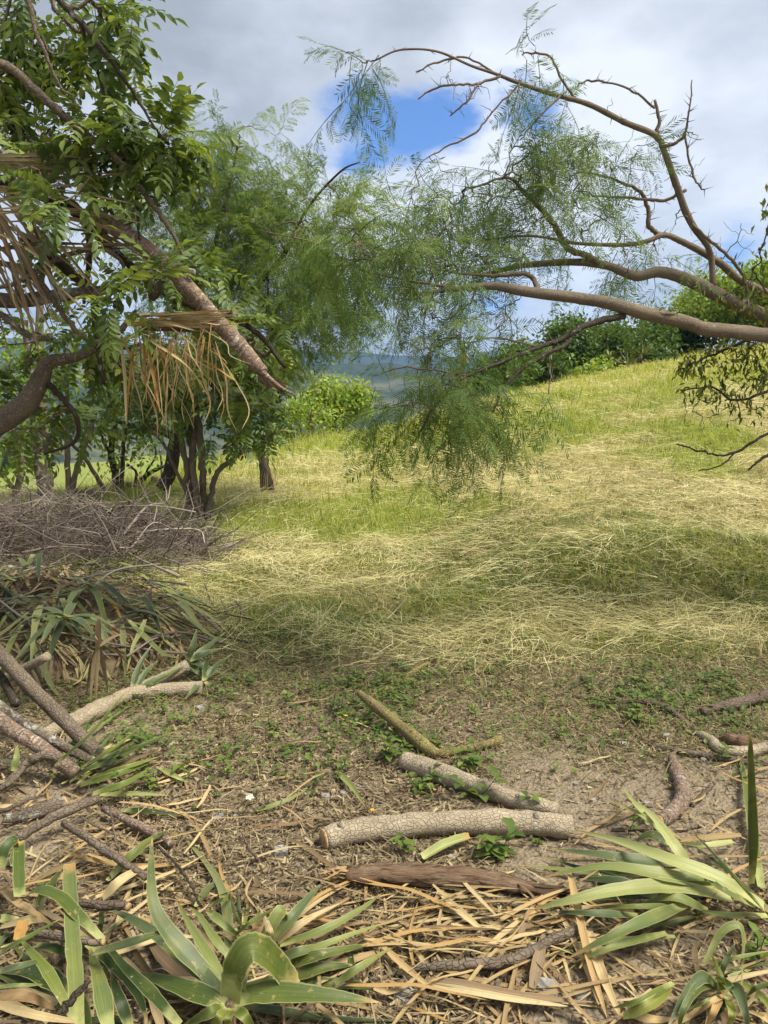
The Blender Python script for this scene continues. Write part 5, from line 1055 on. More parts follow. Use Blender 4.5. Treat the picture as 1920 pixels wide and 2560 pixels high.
log('log', 'curved stump like log standing in the bare soil at right, bent like an elbow', 'log', [(1680, 1896, 24), (1692, 1930, 34), (1706, 1975, 40), (1702, 2005, 40), (1672, 2038, 40), (1650, 2052, 34)], 'ringed', 12, .06, LOGS, (1,))
log('log', 'smooth bent log beside the dark bark chunk at the right edge', 'log', [(1750, 1836, 22), (1778, 1852, 28), (1803, 1874, 32), (1860, 1880, 32), (1905, 1872, 32), (1960, 1860, 32)], 'log', 12, .05, LOGS)
log('log', 'brown log under hanging hay at the right edge', 'log', [(1752, 1780, 24), (1820, 1764, 32), (1920, 1738, 36), (2000, 1710, 36)], 'twig', 11, .08, LOGS)
log('root_branch', 'half buried brown branch in the trampled grass left of the right hand logs', 'branch', [(1430, 1742, 10), (1520, 1752, 14), (1610, 1756, 20), (1668, 1772, 22), (1712, 1806, 16), (1745, 1836, 10)], 'twig', 9, .08)
log('stick', 'long split grey stick along the front of the bent log at right', 'stick', [(1622, 1862, 12), (1690, 1876, 16), (1770, 1890, 18), (1850, 1902, 18), (1960, 1915, 18)], 'bark', 8, .08, STICKS)
log('stick', 'short brown stick right of the elbow shaped log', 'stick', [(1730, 2012, 14), (1755, 1990, 14), (1780, 1962, 12)], 'twig', 7, .06, STICKS)
log('stick', 'thin dark stick crossing the soil in front of the elbow shaped log', 'stick', [(1530, 2075, 10), (1600, 2072, 14), (1680, 2075, 14), (1760, 2062, 10)], 'twig', 7, .06, STICKS)
log('bark_chunk', 'dark reddish chunk of rotten bark behind the bent log at right', 'bark', [(1800, 1845, 16), (1830, 1850, 34), (1870, 1860, 36), (1895, 1868, 20)], 'rotten', 9, .25)
log('branch', 'crooked grey dead branch with knobby stubs across the dry leaves in the bottom foreground', 'branch', [(1015, 2425, 18, .02), (1110, 2415, 26, .03), (1200, 2408, 30, .035), (1280, 2398, 28, .035), (1340, 2372, 28, .03), (1400, 2340, 26, .03), (1450, 2328, 24, .03), (1500, 2318, 14, .02)], 'bark', 9, .1, None, (), [[(1300, 2395, 16), (1318, 2372, 14, .03), (1325, 2358, 10, .05)], [(1190, 2405, 16), (1180, 2380, 12, .03)]])
log('branch', 'stubby upright brown knot of branch at the bottom edge below the crooked dead branch', 'branch', [(1255, 2570, 26), (1246, 2520, 24), (1240, 2480, 20, .03), (1246, 2450, 12, .05)], 'bark', 8, .15)
log('stick', 'small dark stick on the dry leaves right of the rotten log splinters', 'stick', [(1040, 2292, 8), (1100, 2280, 12), (1165, 2268, 12)], 'dark', 7, .1, STICKS)
log('log', 'long mossy brown log from the leaning trunks to the sprouting cut tops at left', 'log', [(105, 1838, 36), (190, 1800, 42), (260, 1766, 44), (325, 1735, 42), (400, 1726, 40), (505, 1720, 36)], 'log', 13, .07, LOGS, (), [[(345, 1722, 34), (410, 1695, 32, .03), (470, 1662, 30, .08)]])
log('log', 'short grey lichen spotted log among the sticks at left foreground', 'log', [(15, 2050, 34), (90, 2030, 38), (158, 2006, 34)], 'lichen', 11, .07, LOGS, (1,))
log('stick', 'flat grey brown stick lying over the lichen spotted log', 'stick', [(40, 2098, 22, .05), (130, 2045, 26, .08), (245, 1996, 22, .08)], 'bark', 8, .08, STICKS)
log('stick', 'straight grey stick slanting down right through the left foreground leaves', 'stick', [(160, 2056, 20, .12), (260, 2122, 22, .10), (366, 2194, 18, .06)], 'bark', 9, .07, STICKS)
log('stick', 'reddish brown stick lying above the grey slanting stick at left', 'stick', [(258, 2022, 18, .03), (345, 2062, 23, .03), (430, 2112, 18, .02)], 'ringed', 9, .07, STICKS)
log('stick', 'brown sawn stub with a fresh orange cut end among the left foreground leaves', 'stick', [(190, 2256, 20, .08), (260, 2263, 23, .10), (316, 2266, 24, .11)], 'twig', 10, .06, STICKS, (1,))
log('stick', 'broken grey stub with a splintered tip left of the green strap leaves', 'stick', [(90, 2332, 20, .10), (175, 2346, 22, .12), (252, 2356, 18, .13)], 'bark', 9, .09, STICKS, (1,))
log('stick', 'dark pointed stick rising from the bottom left corner leaves', 'stick', [(125, 2570, 22, .14), (175, 2505, 20, .18), (226, 2448, 12, .22)], 'dark', 8, .08, STICKS)
log('stick', 'grey stick at the left edge above the lichen spotted log', 'stick', [(-30, 1985, 14, .10), (25, 1955, 15, .12), (60, 1918, 11, .14)], 'bark', 7, .08, STICKS)
log('stick', 'thin straight stick just under the topmost grey stick at the left edge', 'stick', [(-20, 2035, 10, .10), (40, 2015, 12, .12), (90, 1990, 9, .12)], 'twig', 7, .08, STICKS)
log('twig', 'bent dark twig hooking down across the tall green leaf at left foreground', 'twig', [(385, 2110, 6, .06), (440, 2160, 8, .05), (470, 2200, 8, .05), (500, 2260, 6, .03)], 'dark', 6, .08)
log('twig', 'forked thin twig arching above the grey slanting stick', 'twig', [(275, 2015, 5, .12), (285, 2080, 7, .12), (300, 2130, 7, .10), (330, 2165, 6, .08)], 'twig', 6, .08, None, (), [[(285, 2085, 6, .12), (230, 2060, 5, .13), (200, 2040, 4, .13)]])
log('twig', 'small upright broken twig in the soil left of the long pale log', 'twig', [(602, 2078, 5, .10), (625, 2125, 8, .05), (652, 2158, 9)], 'twig', 6, .08)
log('twig', 'very thin twig leaning right of the upright broken one', 'twig', [(655, 2140, 4), (690, 2080, 4, .05), (705, 2000, 3, .10)], 'twig', 5, .08)
log('root', 'bent grey root hooking over at the foot of the leaning trunks', 'root', [(0, 1975, 14, .05), (55, 1920, 20, .08), (105, 1888, 24, .12), (145, 1895, 24, .10), (185, 1915, 20, .03)], 'bark', 9, .08)
for i, (a, b, w, lab) in enumerate((((830, 1795), (690, 1900), 18, 'low brown branch half sunk in the soil left of the mossy pole'), ((700, 1770), (800, 1742), 9, 'thin brown stick beside the foot of the bare forked branch'), ((1460, 1700), (1380, 1745), 9, 'small dark stick on the trampled grass at centre right'), ((560, 2300), (650, 2260), 9, 'thin stick among the dry leaves above the second leaf cluster'))):
    log('stick', lab, 'stick', [(*a, w), ((a[0] + b[0]) / 2, (a[1] + b[1]) / 2 + 4, w), (*b, w * .7)], 'twig', 7, .1, STICKS)

# ------------------------------------------------------------------ cut yucca tops and leaves
def Z5(x, y): return x * .5787, 1280 + y * .5787
def Z7(x, y): return x * .5787, 1920 + y * .5787
def Z8(x, y): return 960 + x * .5787, 1920 + y * .5787
def leaf_from(z, pts, wz, h0=.04, lift=.06, h1=.03):
    n = len(pts); out = []
    for i, q in enumerate(pts):
        t = i / (n - 1); h = q[2] if len(q) > 2 else h0 * (1 - t) + h1 * t + lift * math.sin(t * math.pi); out.append(Q(*z(q[0], q[1]), h))
    d = np.mean([axd(p) for p in out]); return out, wz * .5787 * d / F
def cluster(name, label, cat, center, z, leaves, group=None, under=18):
    c = Q(*z(*center), .03); c[2] = float(height(c[0], c[1])); t = thing(name, label, cat, c, group)
    for row in leaves:
        pts, w, m, a = row[:4]; kw = row[4] if len(row) > 4 else {}; pr = kw.pop('prof', 'yucca'); tw = kw.pop('twist', 0.0); fo = kw.pop('fold', .3); lab = kw.pop('label', None); up = kw.pop('up', None)
        C, wm = leaf_from(z, pts, w, **kw); b = MB(); v = nrm(CAM - C[len(C) // 2]); blade(b, C, wm * .92, up if up is not None else nrm(v * .5 + np.array([0, 0, .8])), fo, a, pr, 7, tw, 7); o = b.build('leaf', M[m], t)
        if lab: o['label'] = lab
    for i in range(under + (14 if 'tangle' in label else 0)):
        row = leaves[i % len(leaves)]; C, wm = leaf_from(z, [q[:2] for q in row[0]], row[1], h0=.03, lift=.0, h1=.01); C = [q + [rng.normal(0, .03), rng.normal(0, .03), 0] for q in C]
        e = C[-1] + (C[-1] - C[0]) * rng.uniform(-.3, .12) + rng.normal(0, .07, 3) * [1, 1, 0]; e[2] = height(e[0], e[1]) + .012
        mm = ['dry', 'yucca', 'blue', 'thatch', 'dry', 'pale'][int(rng.integers(0, 6))]; b = MB(); blade(b, [C[0], (C[0] + e) / 2 + [rng.normal(0, .02), rng.normal(0, .02), .012], e], wm * rng.uniform(.35, .8), (0, -.2, 1), rng.uniform(.2, .6), rng.uniform(.05, .9), 'yucca', 6, rng.normal(0, .5), 5); b.build('leaf', M[mm], t)
    return t
t = cluster('yucca_top', 'large cut yucca rosette with broad glossy green leaves at the bottom foreground', 'yucca top', (990, 1020), Z7, [
    ([(1000, 1012), (1120, 972), (1300, 975), (1480, 990), (1640, 1012)], 112, 'yucca', .50, dict(lift=.03, h0=.10, h1=.08, fold=.2)),
    ([(995, 1005, .10), (1012, 880, .19), (1050, 800, .24), (1095, 775, .25), (1150, 800, .22), (1215, 870, .15), (1275, 955, .09)], 128, 'yucca', .46, dict(prof='strap', fold=.12)),
    ([(985, 1010), (860, 880), (700, 740), (560, 650), (455, 605)], 84, 'blue', .45, dict(lift=.06, h0=.10)),
    ([(975, 1020), (850, 975), (700, 920), (575, 888)], 100, 'yucca', .42, dict(lift=.04, h0=.10)),
    ([(965, 960, .08), (860, 860, .14), (740, 730, .20), (665, 600, .26), (652, 450, .30), (657, 300, .32)], 92, 'blue', .40, dict()),
    ([(985, 955), (900, 810), (820, 680), (762, 572)], 52, 'pale', .30, dict(lift=.07, h0=.10)),
    ([(1005, 835), (930, 742), (862, 640), (820, 600)], 40, 'pale', .25, dict(lift=.05)),
    ([(975, 1032), (900, 1062), (790, 1112)], 70, 'yucca', .55, dict(h0=.12)), ([(985, 1040), (945, 1085), (900, 1150)], 56, 'yucca', .85, dict(h0=.12)), ([(1000, 1040), (985, 1090), (975, 1150)], 40, 'yucca', .7, dict(h0=.12)),
    ([(1012, 1040), (1060, 1080), (1110, 1150)], 60, 'yucca', .6, dict(h0=.11)), ([(1100, 1000), (1350, 940), (1520, 938), (1659, 965)], 72, 'yucca', .25, dict(lift=.0, h0=.03)), ([(1030, 985), (1045, 920), (1080, 860)], 60, 'pale', .35, dict(h0=.10)), ([(1010, 1000), (1015, 900), (1000, 815)], 60, 'yucca', .15, dict(h0=.10)),
    ([(960, 1015), (760, 960), (640, 905)], 70, 'yucca', .2, dict(lift=.0))])
c = Q(*Z7(990, 1018), .12); b = MB(); tube(b, catmull([c - [0, .01, .10], c - [0, 0, .05], c], 4), np.linspace(.022, .012, 9), 8, 0, .1); b.build('stem', M['rotten'], t)
cluster('yucca_top', 'wilting yucca rosette with dusty folded leaves right of the tall green leaf', 'yucca top', (1190, 790), Z7, [
    ([(1000, 742), (1090, 668), (1190, 602)], 46, 'yucca', .55, dict(lift=.09)), ([(1130, 770, .05), (1170, 690, .10), (1215, 620, .13), (1240, 640, .11)], 66, 'pale', .15, dict(prof='strap')), ([(1150, 775), (1260, 650), (1330, 565), (1400, 490)], 60, 'blue', .55, dict(lift=.08)),
    ([(1200, 755), (1330, 655), (1480, 580)], 42, 'dry', .55, dict(lift=.06)), ([(1210, 765), (1400, 700), (1560, 610), (1650, 540)], 44, 'pale', .2, dict(lift=.05)), ([(1220, 835), (1400, 765), (1530, 715), (1680, 665)], 36, 'pale', .35, {}), ([(1190, 835), (1300, 795), (1420, 755)], 66, 'blue', .5, {}),
    ([(1220, 862), (1400, 805), (1610, 758)], 64, 'yucca', .4, {}), ([(1240, 915), (1390, 865), (1530, 850)], 70, 'yucca', .3, dict(lift=.03)), ([(1450, 935), (1560, 860), (1700, 770)], 48, 'pale', .25, {}), ([(1170, 780), (1160, 690), (1120, 600)], 40, 'dry', .6, dict(lift=.1)),
    ([(1060, 720), (1010, 620), (990, 510)], 26, 'yucca', .3, dict(lift=.1)), ([(1040, 700), (1030, 600), (1025, 505)], 26, 'blue', .5, dict(lift=.1)), ([(1100, 600), (1060, 540), (1090, 470)], 30, 'dry', .45, dict(lift=.07)), ([(900, 600), (970, 570), (1010, 545)], 40, 'yucca', .6, {}), ([(900, 620), (960, 670), (1060, 750)], 46, 'pale', .4, dict(twist=.6))])
cluster('yucca_top', 'tangle of long green strap leaves cut by the bottom left corner', 'yucca top', (420, 900), Z7, [
    ([(335, 1120, .10), (325, 900, .13), (312, 700, .15), (302, 520, .17), (300, 415, .17)], 68, 'pale', .12, dict(prof='strap')), ([(470, 1130), (430, 930), (385, 770)], 84, 'pale', .1, dict(h0=.12)), ([(445, 745, .12), (340, 640, .16), (260, 560, .18), (180, 530, .18), (130, 545, .15), (80, 590, .12)], 60, 'yucca', .5, dict(prof='dry')),
    ([(405, 800), (560, 760), (660, 725), (760, 688)], 66, 'blue', .25, dict(lift=.10, h0=.12, h1=.14)), ([(775, 1110), (640, 960), (520, 840), (430, 715)], 60, 'yucca', .25, dict(lift=.05, h0=.10)), ([(310, 975), (150, 885), (-20, 880)], 104, 'yucca', .15, dict(lift=.02)),
    ([(325, 1095), (210, 890), (130, 790), (85, 735)], 52, 'yucca', .7, dict(h0=.12, h1=.12)), ([(-20, 812), (110, 738), (268, 648)], 36, 'yucca', .55, dict(h0=.15, h1=.16)), ([(-20, 888), (90, 856), (208, 820)], 44, 'blue', .5, dict(h0=.16, h1=.14)), ([(-20, 948), (90, 940), (205, 935)], 26, 'pale', .3, dict(h0=.16, h1=.14)),
    ([(-20, 1025), (150, 1070), (340, 1098)], 44, 'dry', .45, dict(h0=.16, h1=.14, prof='dry')), ([(-20, 990), (110, 988), (245, 1045)], 58, 'dry', .2, dict(h0=.13, prof='dry')), ([(85, 555, .10), (82, 430, .14), (84, 318, .16)], 54, 'yucca', .5, dict(prof='strap')), ([(0, 430, .12), (22, 350, .17), (60, 312, .18), (80, 330, .16)], 56, 'yucca', .35, dict(prof='strap')),
    ([(560, 1120), (510, 980), (478, 880)], 60, 'yucca', .1, {}), ([(480, 470), (570, 380), (660, 305), (745, 262)], 52, 'yucca', .45, dict(lift=.08)), ([(445, 565), (530, 482), (645, 418)], 54, 'dry', .62, dict(prof='dry')), ([(380, 760), (520, 880), (600, 990), (640, 1106)], 60, 'yucca', .08, dict(lift=.0)), ([(430, 730), (440, 660), (430, 600)], 40, 'yucca', .2, {}),
    ([(150, 770), (230, 780), (320, 812)], 46, 'yucca', .3, dict(prof='strap')), ([(150, 600), (210, 520), (270, 430)], 60, 'yucca', .3, {}), ([(80, 745, .13), (92, 700, .14), (105, 660, .14)], 54, 'dry', .8, dict(prof='strap', label='yellow broken leaf base')), ([(0, 520), (100, 600), (230, 680)], 40, 'dry', .3, dict(prof='dry')), ([(0, 690), (120, 660), (210, 655)], 50, 'dry', .5, dict(prof='dry'))])
cluster('yucca_top', 'spiky green leaf spray pointing right at the foot of the leaning trunks', 'yucca top', (260, 1090), Z5, [
    ([(235, 1100), (400, 950), (550, 765)], 30, 'yucca', .5, dict(lift=.10, h0=.10, h1=.22)), ([(330, 1120), (480, 1032), (610, 925)], 46, 'yucca', .75, dict(lift=.08, h1=.15)), ([(440, 1080), (600, 1015), (775, 942)], 36, 'yucca', .4, dict(h1=.13)), ([(390, 1110), (520, 1060), (655, 978)], 40, 'yucca', .45, {}), ([(400, 1150), (560, 1100), (690, 1056)], 38, 'yucca', .75, {}),
    ([(350, 1180), (520, 1130), (680, 1070)], 46, 'yucca', .6, {}), ([(300, 1170), (420, 1090), (560, 1000)], 40, 'yucca', .35, dict(lift=.1)), ([(400, 1220), (540, 1175), (660, 1100)], 44, 'yucca', .7, {}), ([(60, 1120, .15), (72, 1060, .2), (75, 1005, .22)], 34, 'pale', .3, {}), ([(270, 1050), (280, 1000), (285, 955)], 18, 'yucca', .6, {}), ([(400, 1060), (450, 1000), (510, 925)], 22, 'blue', .5, {})])
cluster('sprouting_top', 'tuft of grey green leaves on the raised tip of the forked log at left', 'yucca top', (820, 640), Z5, [
    ([(812, 640, .12), (835, 580, .2), (850, 505, .27)], 40, 'blue', .4, {}), ([(818, 640, .12), (900, 580, .17), (975, 518, .2)], 34, 'blue', .35, {}), ([(820, 642, .12), (890, 610, .15), (960, 588, .15)], 42, 'blue', .2, {}), ([(820, 645, .11), (870, 660, .1), (930, 680, .06)], 34, 'blue', .3, {}), ([(820, 645, .1), (850, 690, .07), (880, 700, .04)], 30, 'blue', .4, {}),
    ([(570, 765, .06), (605, 660, .16), (655, 575, .24)], 32, 'blue', .4, {}), ([(585, 765, .06), (630, 690, .12), (685, 640, .15)], 28, 'blue', .5, {}), ([(600, 765, .06), (700, 715, .1), (805, 660, .12)], 40, 'yucca', .4, {})], 'sprouting cut tops', 0)
cluster('sprouting_top', 'drooping leaf tuft on the lower end of the forked log at left', 'yucca top', (875, 735), Z5, [
    ([(870, 735, .06), (835, 770, .06), (800, 808, .03)], 32, 'blue', .5, {}), ([(880, 720, .06), (935, 665, .1), (1005, 612, .12)], 30, 'blue', .25, {}), ([(880, 725, .06), (930, 690, .08), (985, 715, .03)], 30, 'blue', .6, {}), ([(885, 735, .06), (930, 760, .04), (975, 775, .02)], 26, 'blue', .4, {}), ([(880, 730, .06), (890, 660, .1), (905, 620, .1)], 26, 'yucca', .3, {})], 'sprouting cut tops', 0)
cluster('yucca_top', 'cut yucca top with pale wilted leaves fanning left at the right foreground', 'yucca top', (1640, 610), Z8, [
    ([(1640, 600), (1450, 480), (1200, 385), (1000, 312), (815, 268)], 76, 'pale', .62, dict(lift=.12)), ([(1450, 520), (1200, 465), (950, 428), (685, 472)], 76, 'pale', .35, dict(lift=.10)), ([(1270, 415), (1100, 400), (900, 372), (715, 350)], 66, 'blue', .55, dict(lift=.06)), ([(1500, 565), (1250, 515), (1000, 530), (800, 575), (630, 612)], 82, 'pale', .5, dict(lift=.09)),
    ([(1320, 605), (1100, 600), (880, 600)], 36, 'yucca', .6, {}), ([(1330, 580), (1150, 655), (1000, 720), (790, 825)], 74, 'pale', .08, dict(lift=.10)), ([(1220, 715), (1000, 772), (830, 835)], 44, 'pale', .2, {}), ([(1350, 480), (1250, 330), (1150, 200), (1010, 98)], 58, 'pale', .68, dict(lift=.12)), ([(1260, 340), (1130, 215), (955, 130)], 36, 'pale', .55, dict(lift=.10)), ([(1190, 270), (1100, 175), (1030, 80)], 34, 'pale', .6, dict(lift=.10)),
    ([(1645, 625, .08), (1530, 500, .22), (1400, 350, .30), (1302, 248, .33)], 84, 'yucca', .06, dict(label='dark green broad leaf pointing up left')), ([(1585, 500, .10), (1592, 350, .26), (1588, 150, .48), (1582, -60, .66), (1582, -155, .74)], 56, 'yucca', .28, dict(label='tall upright dark green leaf', up=(0, -1, .2))), ([(1510, 318), (1400, 335), (1270, 322)], 42, 'pale', .75, dict(lift=.08)),
    ([(1480, 480), (1300, 470), (1150, 500)], 70, 'pale', .2, {}), ([(1600, 600), (1450, 520), (1370, 430)], 46, 'pale', .1, dict(lift=.1)), ([(1100, 640), (900, 630), (720, 620)], 44, 'blue', .4, {}), ([(1180, 560), (1000, 490), (840, 480)], 60, 'blue', .3, dict(lift=.03)), ([(1400, 620), (1250, 560), (1100, 590)], 56, 'pale', .15, {}), ([(1659, 640), (1500, 640), (1340, 610)], 44, 'pale', .4, {}), ([(1230, 330), (1150, 290), (1080, 320)], 56, 'yucca', .2, dict(lift=.02))])
cluster('yucca_top', 'yellowing yucca top with drooping leaves in the bottom right corner', 'yucca top', (1440, 960), Z8, [
    ([(1440, 950), (1375, 905), (1300, 980), (1220, 1130)], 62, 'blue', .45, dict(h0=.07, lift=.05, h1=.05)), ([(1440, 955), (1365, 945), (1295, 1040), (1270, 1150)], 50, 'yucca', .5, dict(h0=.06)), ([(1385, 845, .10), (1460, 710, .18), (1530, 680, .20), (1550, 740, .17), (1545, 850, .12), (1545, 965, .08)], 40, 'pale', .3, dict(prof='yucca')), ([(1400, 875), (1520, 825), (1680, 788)], 46, 'pale', .25, dict(h1=.12)),
    ([(1035, 1075), (1150, 1025), (1245, 950)], 60, 'yucca', .9, dict(prof='dry')), ([(1440, 900), (1495, 950), (1545, 1005)], 50, 'yucca', .35, dict(h0=.07)), ([(1445, 955), (1525, 955), (1560, 1050), (1578, 1150)], 60, 'blue', .55, dict(h0=.06, h1=.06)), ([(1560, 995), (1620, 950), (1700, 915)], 44, 'yucca', .4, {}), ([(1450, 975), (1430, 1045), (1385, 1130)], 42, 'dry', .75, {}), ([(1480, 985), (1505, 1060), (1480, 1130)], 44, 'yucca', .95, {}),
    ([(1315, 1045), (1400, 1005), (1450, 980)], 24, 'pale', .3, {}), ([(1440, 950), (1480, 840), (1510, 760)], 44, 'blue', .4, dict(lift=.1)), ([(1460, 970), (1450, 890), (1405, 780)], 34, 'yucca', .75, dict(lift=.1)), ([(1250, 930), (1120, 1000), (980, 1040)], 40, 'yucca', .7, {}), ([(1470, 985), (1420, 1010), (1330, 1080)], 34, 'dry', .7, {}), ([(1580, 1050), (1640, 1080), (1700, 1110)], 40, 'dry', .7, {}), ([(1540, 660), (1590, 640), (1659, 655)], 40, 'dry', .62, {})])

# ------------------------------------------------------------------ dry leaves strewn on the soil
DRYG = 'dry leaves strewn on the soil'
def dry_leaves():
    variants, looks = [], []
    for k in range(16):
        L = rng.uniform(.12, .46); w = rng.uniform(.007, .017); b = MB(); cv = rng.normal(0, .011); x = np.linspace(-.5, .5, 5) * L
        blade(b, np.stack([x, cv * np.cos(x / L * 3), np.abs(rng.normal(.008, .009, 5)) + .004], -1), w, (0, 0, 1), .35, (cv_ := rng.uniform(.02, .98)), 'dry', 3, rng.normal(0, .6), 3); variants.append(b.mesh('dry_leaf', M['dry'])); looks.append(('short ' if L < .22 else 'long ' if L > .36 else 'medium length ') + ('dark brown' if cv_ < .14 else 'tan' if cv_ < .42 else 'pale straw coloured' if cv_ < .7 else 'orange brown' if cv_ < .88 else 'greyish brown'))
    n = 0
    while n < 285:
        u = rng.random()
        if u < .40: px, py = rng.uniform(560, 1900), rng.uniform(2230, 2560)
        elif u < .62: px, py = rng.uniform(1000, 1500), rng.uniform(2230, 2420)
        elif u < .75: px, py = rng.uniform(0, 520), rng.uniform(1960, 2330)
        elif u < .88: px, py = rng.uniform(380, 1000), rng.uniform(1730, 2230)
        else: px, py = rng.uniform(1420, 1920), rng.uniform(1880, 2250)
        p = Q(px, py, 0); az = rng.uniform(-.5, .9) if rng.random() < .6 else rng.uniform(0, 6.28); e = .012
        h0 = height(p[0] - math.cos(az) * e * 12, p[1] - math.sin(az) * e * 12); h1 = height(p[0] + math.cos(az) * e * 12, p[1] + math.sin(az) * e * 12); pitch = -math.atan2(h1 - h0, e * 24) + rng.normal(0, .04)
        thick = .035 if (py > 2230 and px > 560) else .025
        m4 = Matrix.Translation((p[0], p[1], p[2] + .004 + rng.random() * thick)) @ Matrix.Rotation(az, 4, 'Z') @ Matrix.Rotation(pitch, 4, 'Y') @ Matrix.Rotation(rng.normal(0, .3), 4, 'X') @ Matrix.Scale(rng.uniform(.7, 1.15), 4)
        vi = int(rng.integers(0, 16)); o = link('dry_leaf', variants[vi], None, m4)
        if py > 2230 and px > 560: where = 'beside the wilting rosette' if px < 880 else 'in the scatter below the rotten log' if px < 1180 else 'around the crooked dead branch' if px < 1520 else 'under the yellowing yucca top'
        elif px < 520 and py > 1960: where = 'among the sticks and straps at lower left'
        elif px > 1420: where = 'near the elbow shaped log'
        else: where = 'on the bare soil left of the logs' if px < 700 else 'on the soil between mossy pole and long log'
        tag(o, looks[vi] + ' dry leaf ' + where, 'dry leaf', DRYG); n += 1
    b = MB()
    for i in range(620):
        if rng.random() < .72: px, py = rng.uniform(500, 2000), rng.uniform(2240, 2700)
        else: px, py = rng.uniform(-100, 520), rng.uniform(1950, 2650)
        p = Q(px, py, 0); az = rng.uniform(0, 6.28); L = rng.uniform(.06, .26); d = np.array([math.cos(az), math.sin(az), 0]); q = []
        for s in (-.5, 0, .5):
            w = p + d * L * s; q.append([w[0], w[1], float(height(w[0], w[1])) + rng.uniform(.002, .025)])
        blade(b, q, rng.uniform(.004, .012), (0, 0, 1), .3, rng.random(), 'dry', 2, rng.normal(0, .4), 3)
    tag(b.build('leaf_scraps', M['dry']), 'torn scraps of dry leaf matted over the bottom foreground soil', 'leaf litter', kind='stuff')
    special = [([(640, 952), (668, 830), (692, 708)], 52, .97, 'wide orange tan dry leaf standing out flat against the crooked dead branch'), ([(180, 915), (350, 940), (560, 980), (860, 1012)], 44, .95, 'long orange dry leaf bundle lying level below the crooked dead branch'), ([(190, 935), (360, 965), (560, 1000), (800, 1030)], 34, .6, 'second long dry leaf directly under the orange bundle'),
               ([(800, 452, .06), (835, 600, .07), (890, 840, .05), (965, 1085, .03)], 38, .72, 'long folded tan leaf running down beside the pale wilted leaves'), ([(888, 705, .05), (930, 860, .05), (1025, 1085, .03)], 50, .66, 'broad creased tan leaf right of the long folded one'), ([(0, 775, .04), (90, 860, .04), (215, 960, .03)], 32, .7, 'tan leaf sloping down right at lower centre'), ([(250, 552), (350, 640), (430, 705)], 34, .62, 'tan leaf slanting under the rotten log'), ([(575, 752), (605, 680), (625, 610)], 26, .97, 'short orange leaf between rotten log and dead branch')]
    for pts, w, a, lab in special:
        C, wm = leaf_from(Z8, pts, w, h0=.03, lift=.02, h1=.03); b = MB(); blade(b, C, wm, (0, -.3, 1), .35, a, 'dry', 6, .15, 5); tag(b.build('dry_leaf', M['dry']), lab, 'dry leaf', DRYG)
    C, wm = leaf_from(Z8, [(168, 392), (270, 335), (372, 300)], 46, h0=.03, lift=.02); b = MB(); blade(b, C, wm, (0, -.3, 1), .8, .55, 'strap', 6, 0, 7); tag(b.build('leaf_base', M['pale']), 'pale green torn leaf base between the long pale log and the rotten log', 'leaf')
    for pts, w, m, a, lab in (([(1110, 185), (1190, 160), (1260, 130), (1335, 88)], 24, 'pale', .3, 'pale green leaf lying on bare soil near the small white flower'), ([(690, 0), (745, 30), (810, 62)], 30, 'pale', .5, 'yellowish green withered leaf lying above the pale soil leaf'), ([(1455, 15), (1520, 80), (1580, 170)], 30, 'pale', .35, 'twisted dry and green leaf lying behind the long pale log'), ([(430, 118), (580, 112), (735, 118)], 26, 'pale', .4, 'straight pale green leaf level with the lichen spotted log'), ([(520, 185), (650, 188), (790, 208)], 32, 'yucca', .2, 'dark green leaf lying above the reddish brown stick')):
        C, wm = leaf_from(Z7, pts, w, h0=.02, lift=.02, h1=.02); b = MB(); blade(b, C, wm, (0, -.3, 1), .4, a, 'yucca', 6, .5, 5); tag(b.build('fallen_leaf', M[m]), lab, 'leaf')
dry_leaves()

# ------------------------------------------------------------------ stones, weeds, flowers
def stones():
    big = {(700, 2128): 'pale grey slab of stone left of the long pale log', (1365, 2470): 'large flat grey stone in front of the crooked dead branch', (1010, 2490): 'big grey stone half under dry leaves at bottom centre', (1220, 2290): 'small upright grey stone right of the dark stick on the dry leaves', (1450, 2488): 'grey stone to the right of the largest flat one', (500, 1770): 'grey stone beyond the tip of the forked log', (552, 2040): 'flat grey stone between the reddish stick and the white flower', (1130, 2145): 'pale stone chip under the torn leaf base'}
    for px, py, s in ((700, 2128, 44), (552, 2040, 26), (860, 1985, 32), (815, 1992, 26), (540, 2046, 22), (1220, 2290, 30), (1365, 2470, 60), (1450, 2488, 36), (1010, 2490, 70), (585, 2040, 18), (1075, 1800, 20), (940, 1830, 24), (500, 1770, 34), (1560, 1862, 26), (1670, 1842, 26), (1480, 2000, 20), (1440, 1960, 16), (1620, 2010, 24), (520, 1865, 16), (905, 1960, 14), (640, 2160, 14), (760, 2180, 18), (1310, 2330, 20), (1390, 2310, 22), (1130, 2145, 26), (880, 1775, 18), (900, 1965, 16), (620, 1905, 12), (1760, 1900, 18), (1590, 1945, 14)):
        p = Q(px, py, .005); d = np.linalg.norm(p - CAM); r = s * d / F / 2; bm = MB(); th = np.linspace(0, 6.28, 8)[:-1]; k = rng.uniform(.7, 1.15, 7); an = rng.uniform(0, 6.28)
        low = np.stack([np.cos(th + an) * r * k, np.sin(th + an) * r * k * rng.uniform(.8, 1.1), np.full(7, -.01)], -1); top = low * [.86, .86, 0] + [rng.normal(0, r * .06), 0, 0]; top[:, 2] = r * rng.uniform(.22, .42) + rng.normal(0, r * .07, 7)
        v = np.vstack([low, top, [[0, 0, r * .4]]]) + p; j = np.arange(7); f = np.stack([j, (j + 1) % 7, 7 + (j + 1) % 7, 7 + j], -1); f3 = np.stack([7 + j, 7 + (j + 1) % 7, np.full(7, 14)], -1); bm.add(v, [f, f3]); tag(bm.build('stone', M['stone'], None, False), big.get((px, py), 'small grey shale chip lying in the bare soil'), 'stone', 'grey stones in the soil')
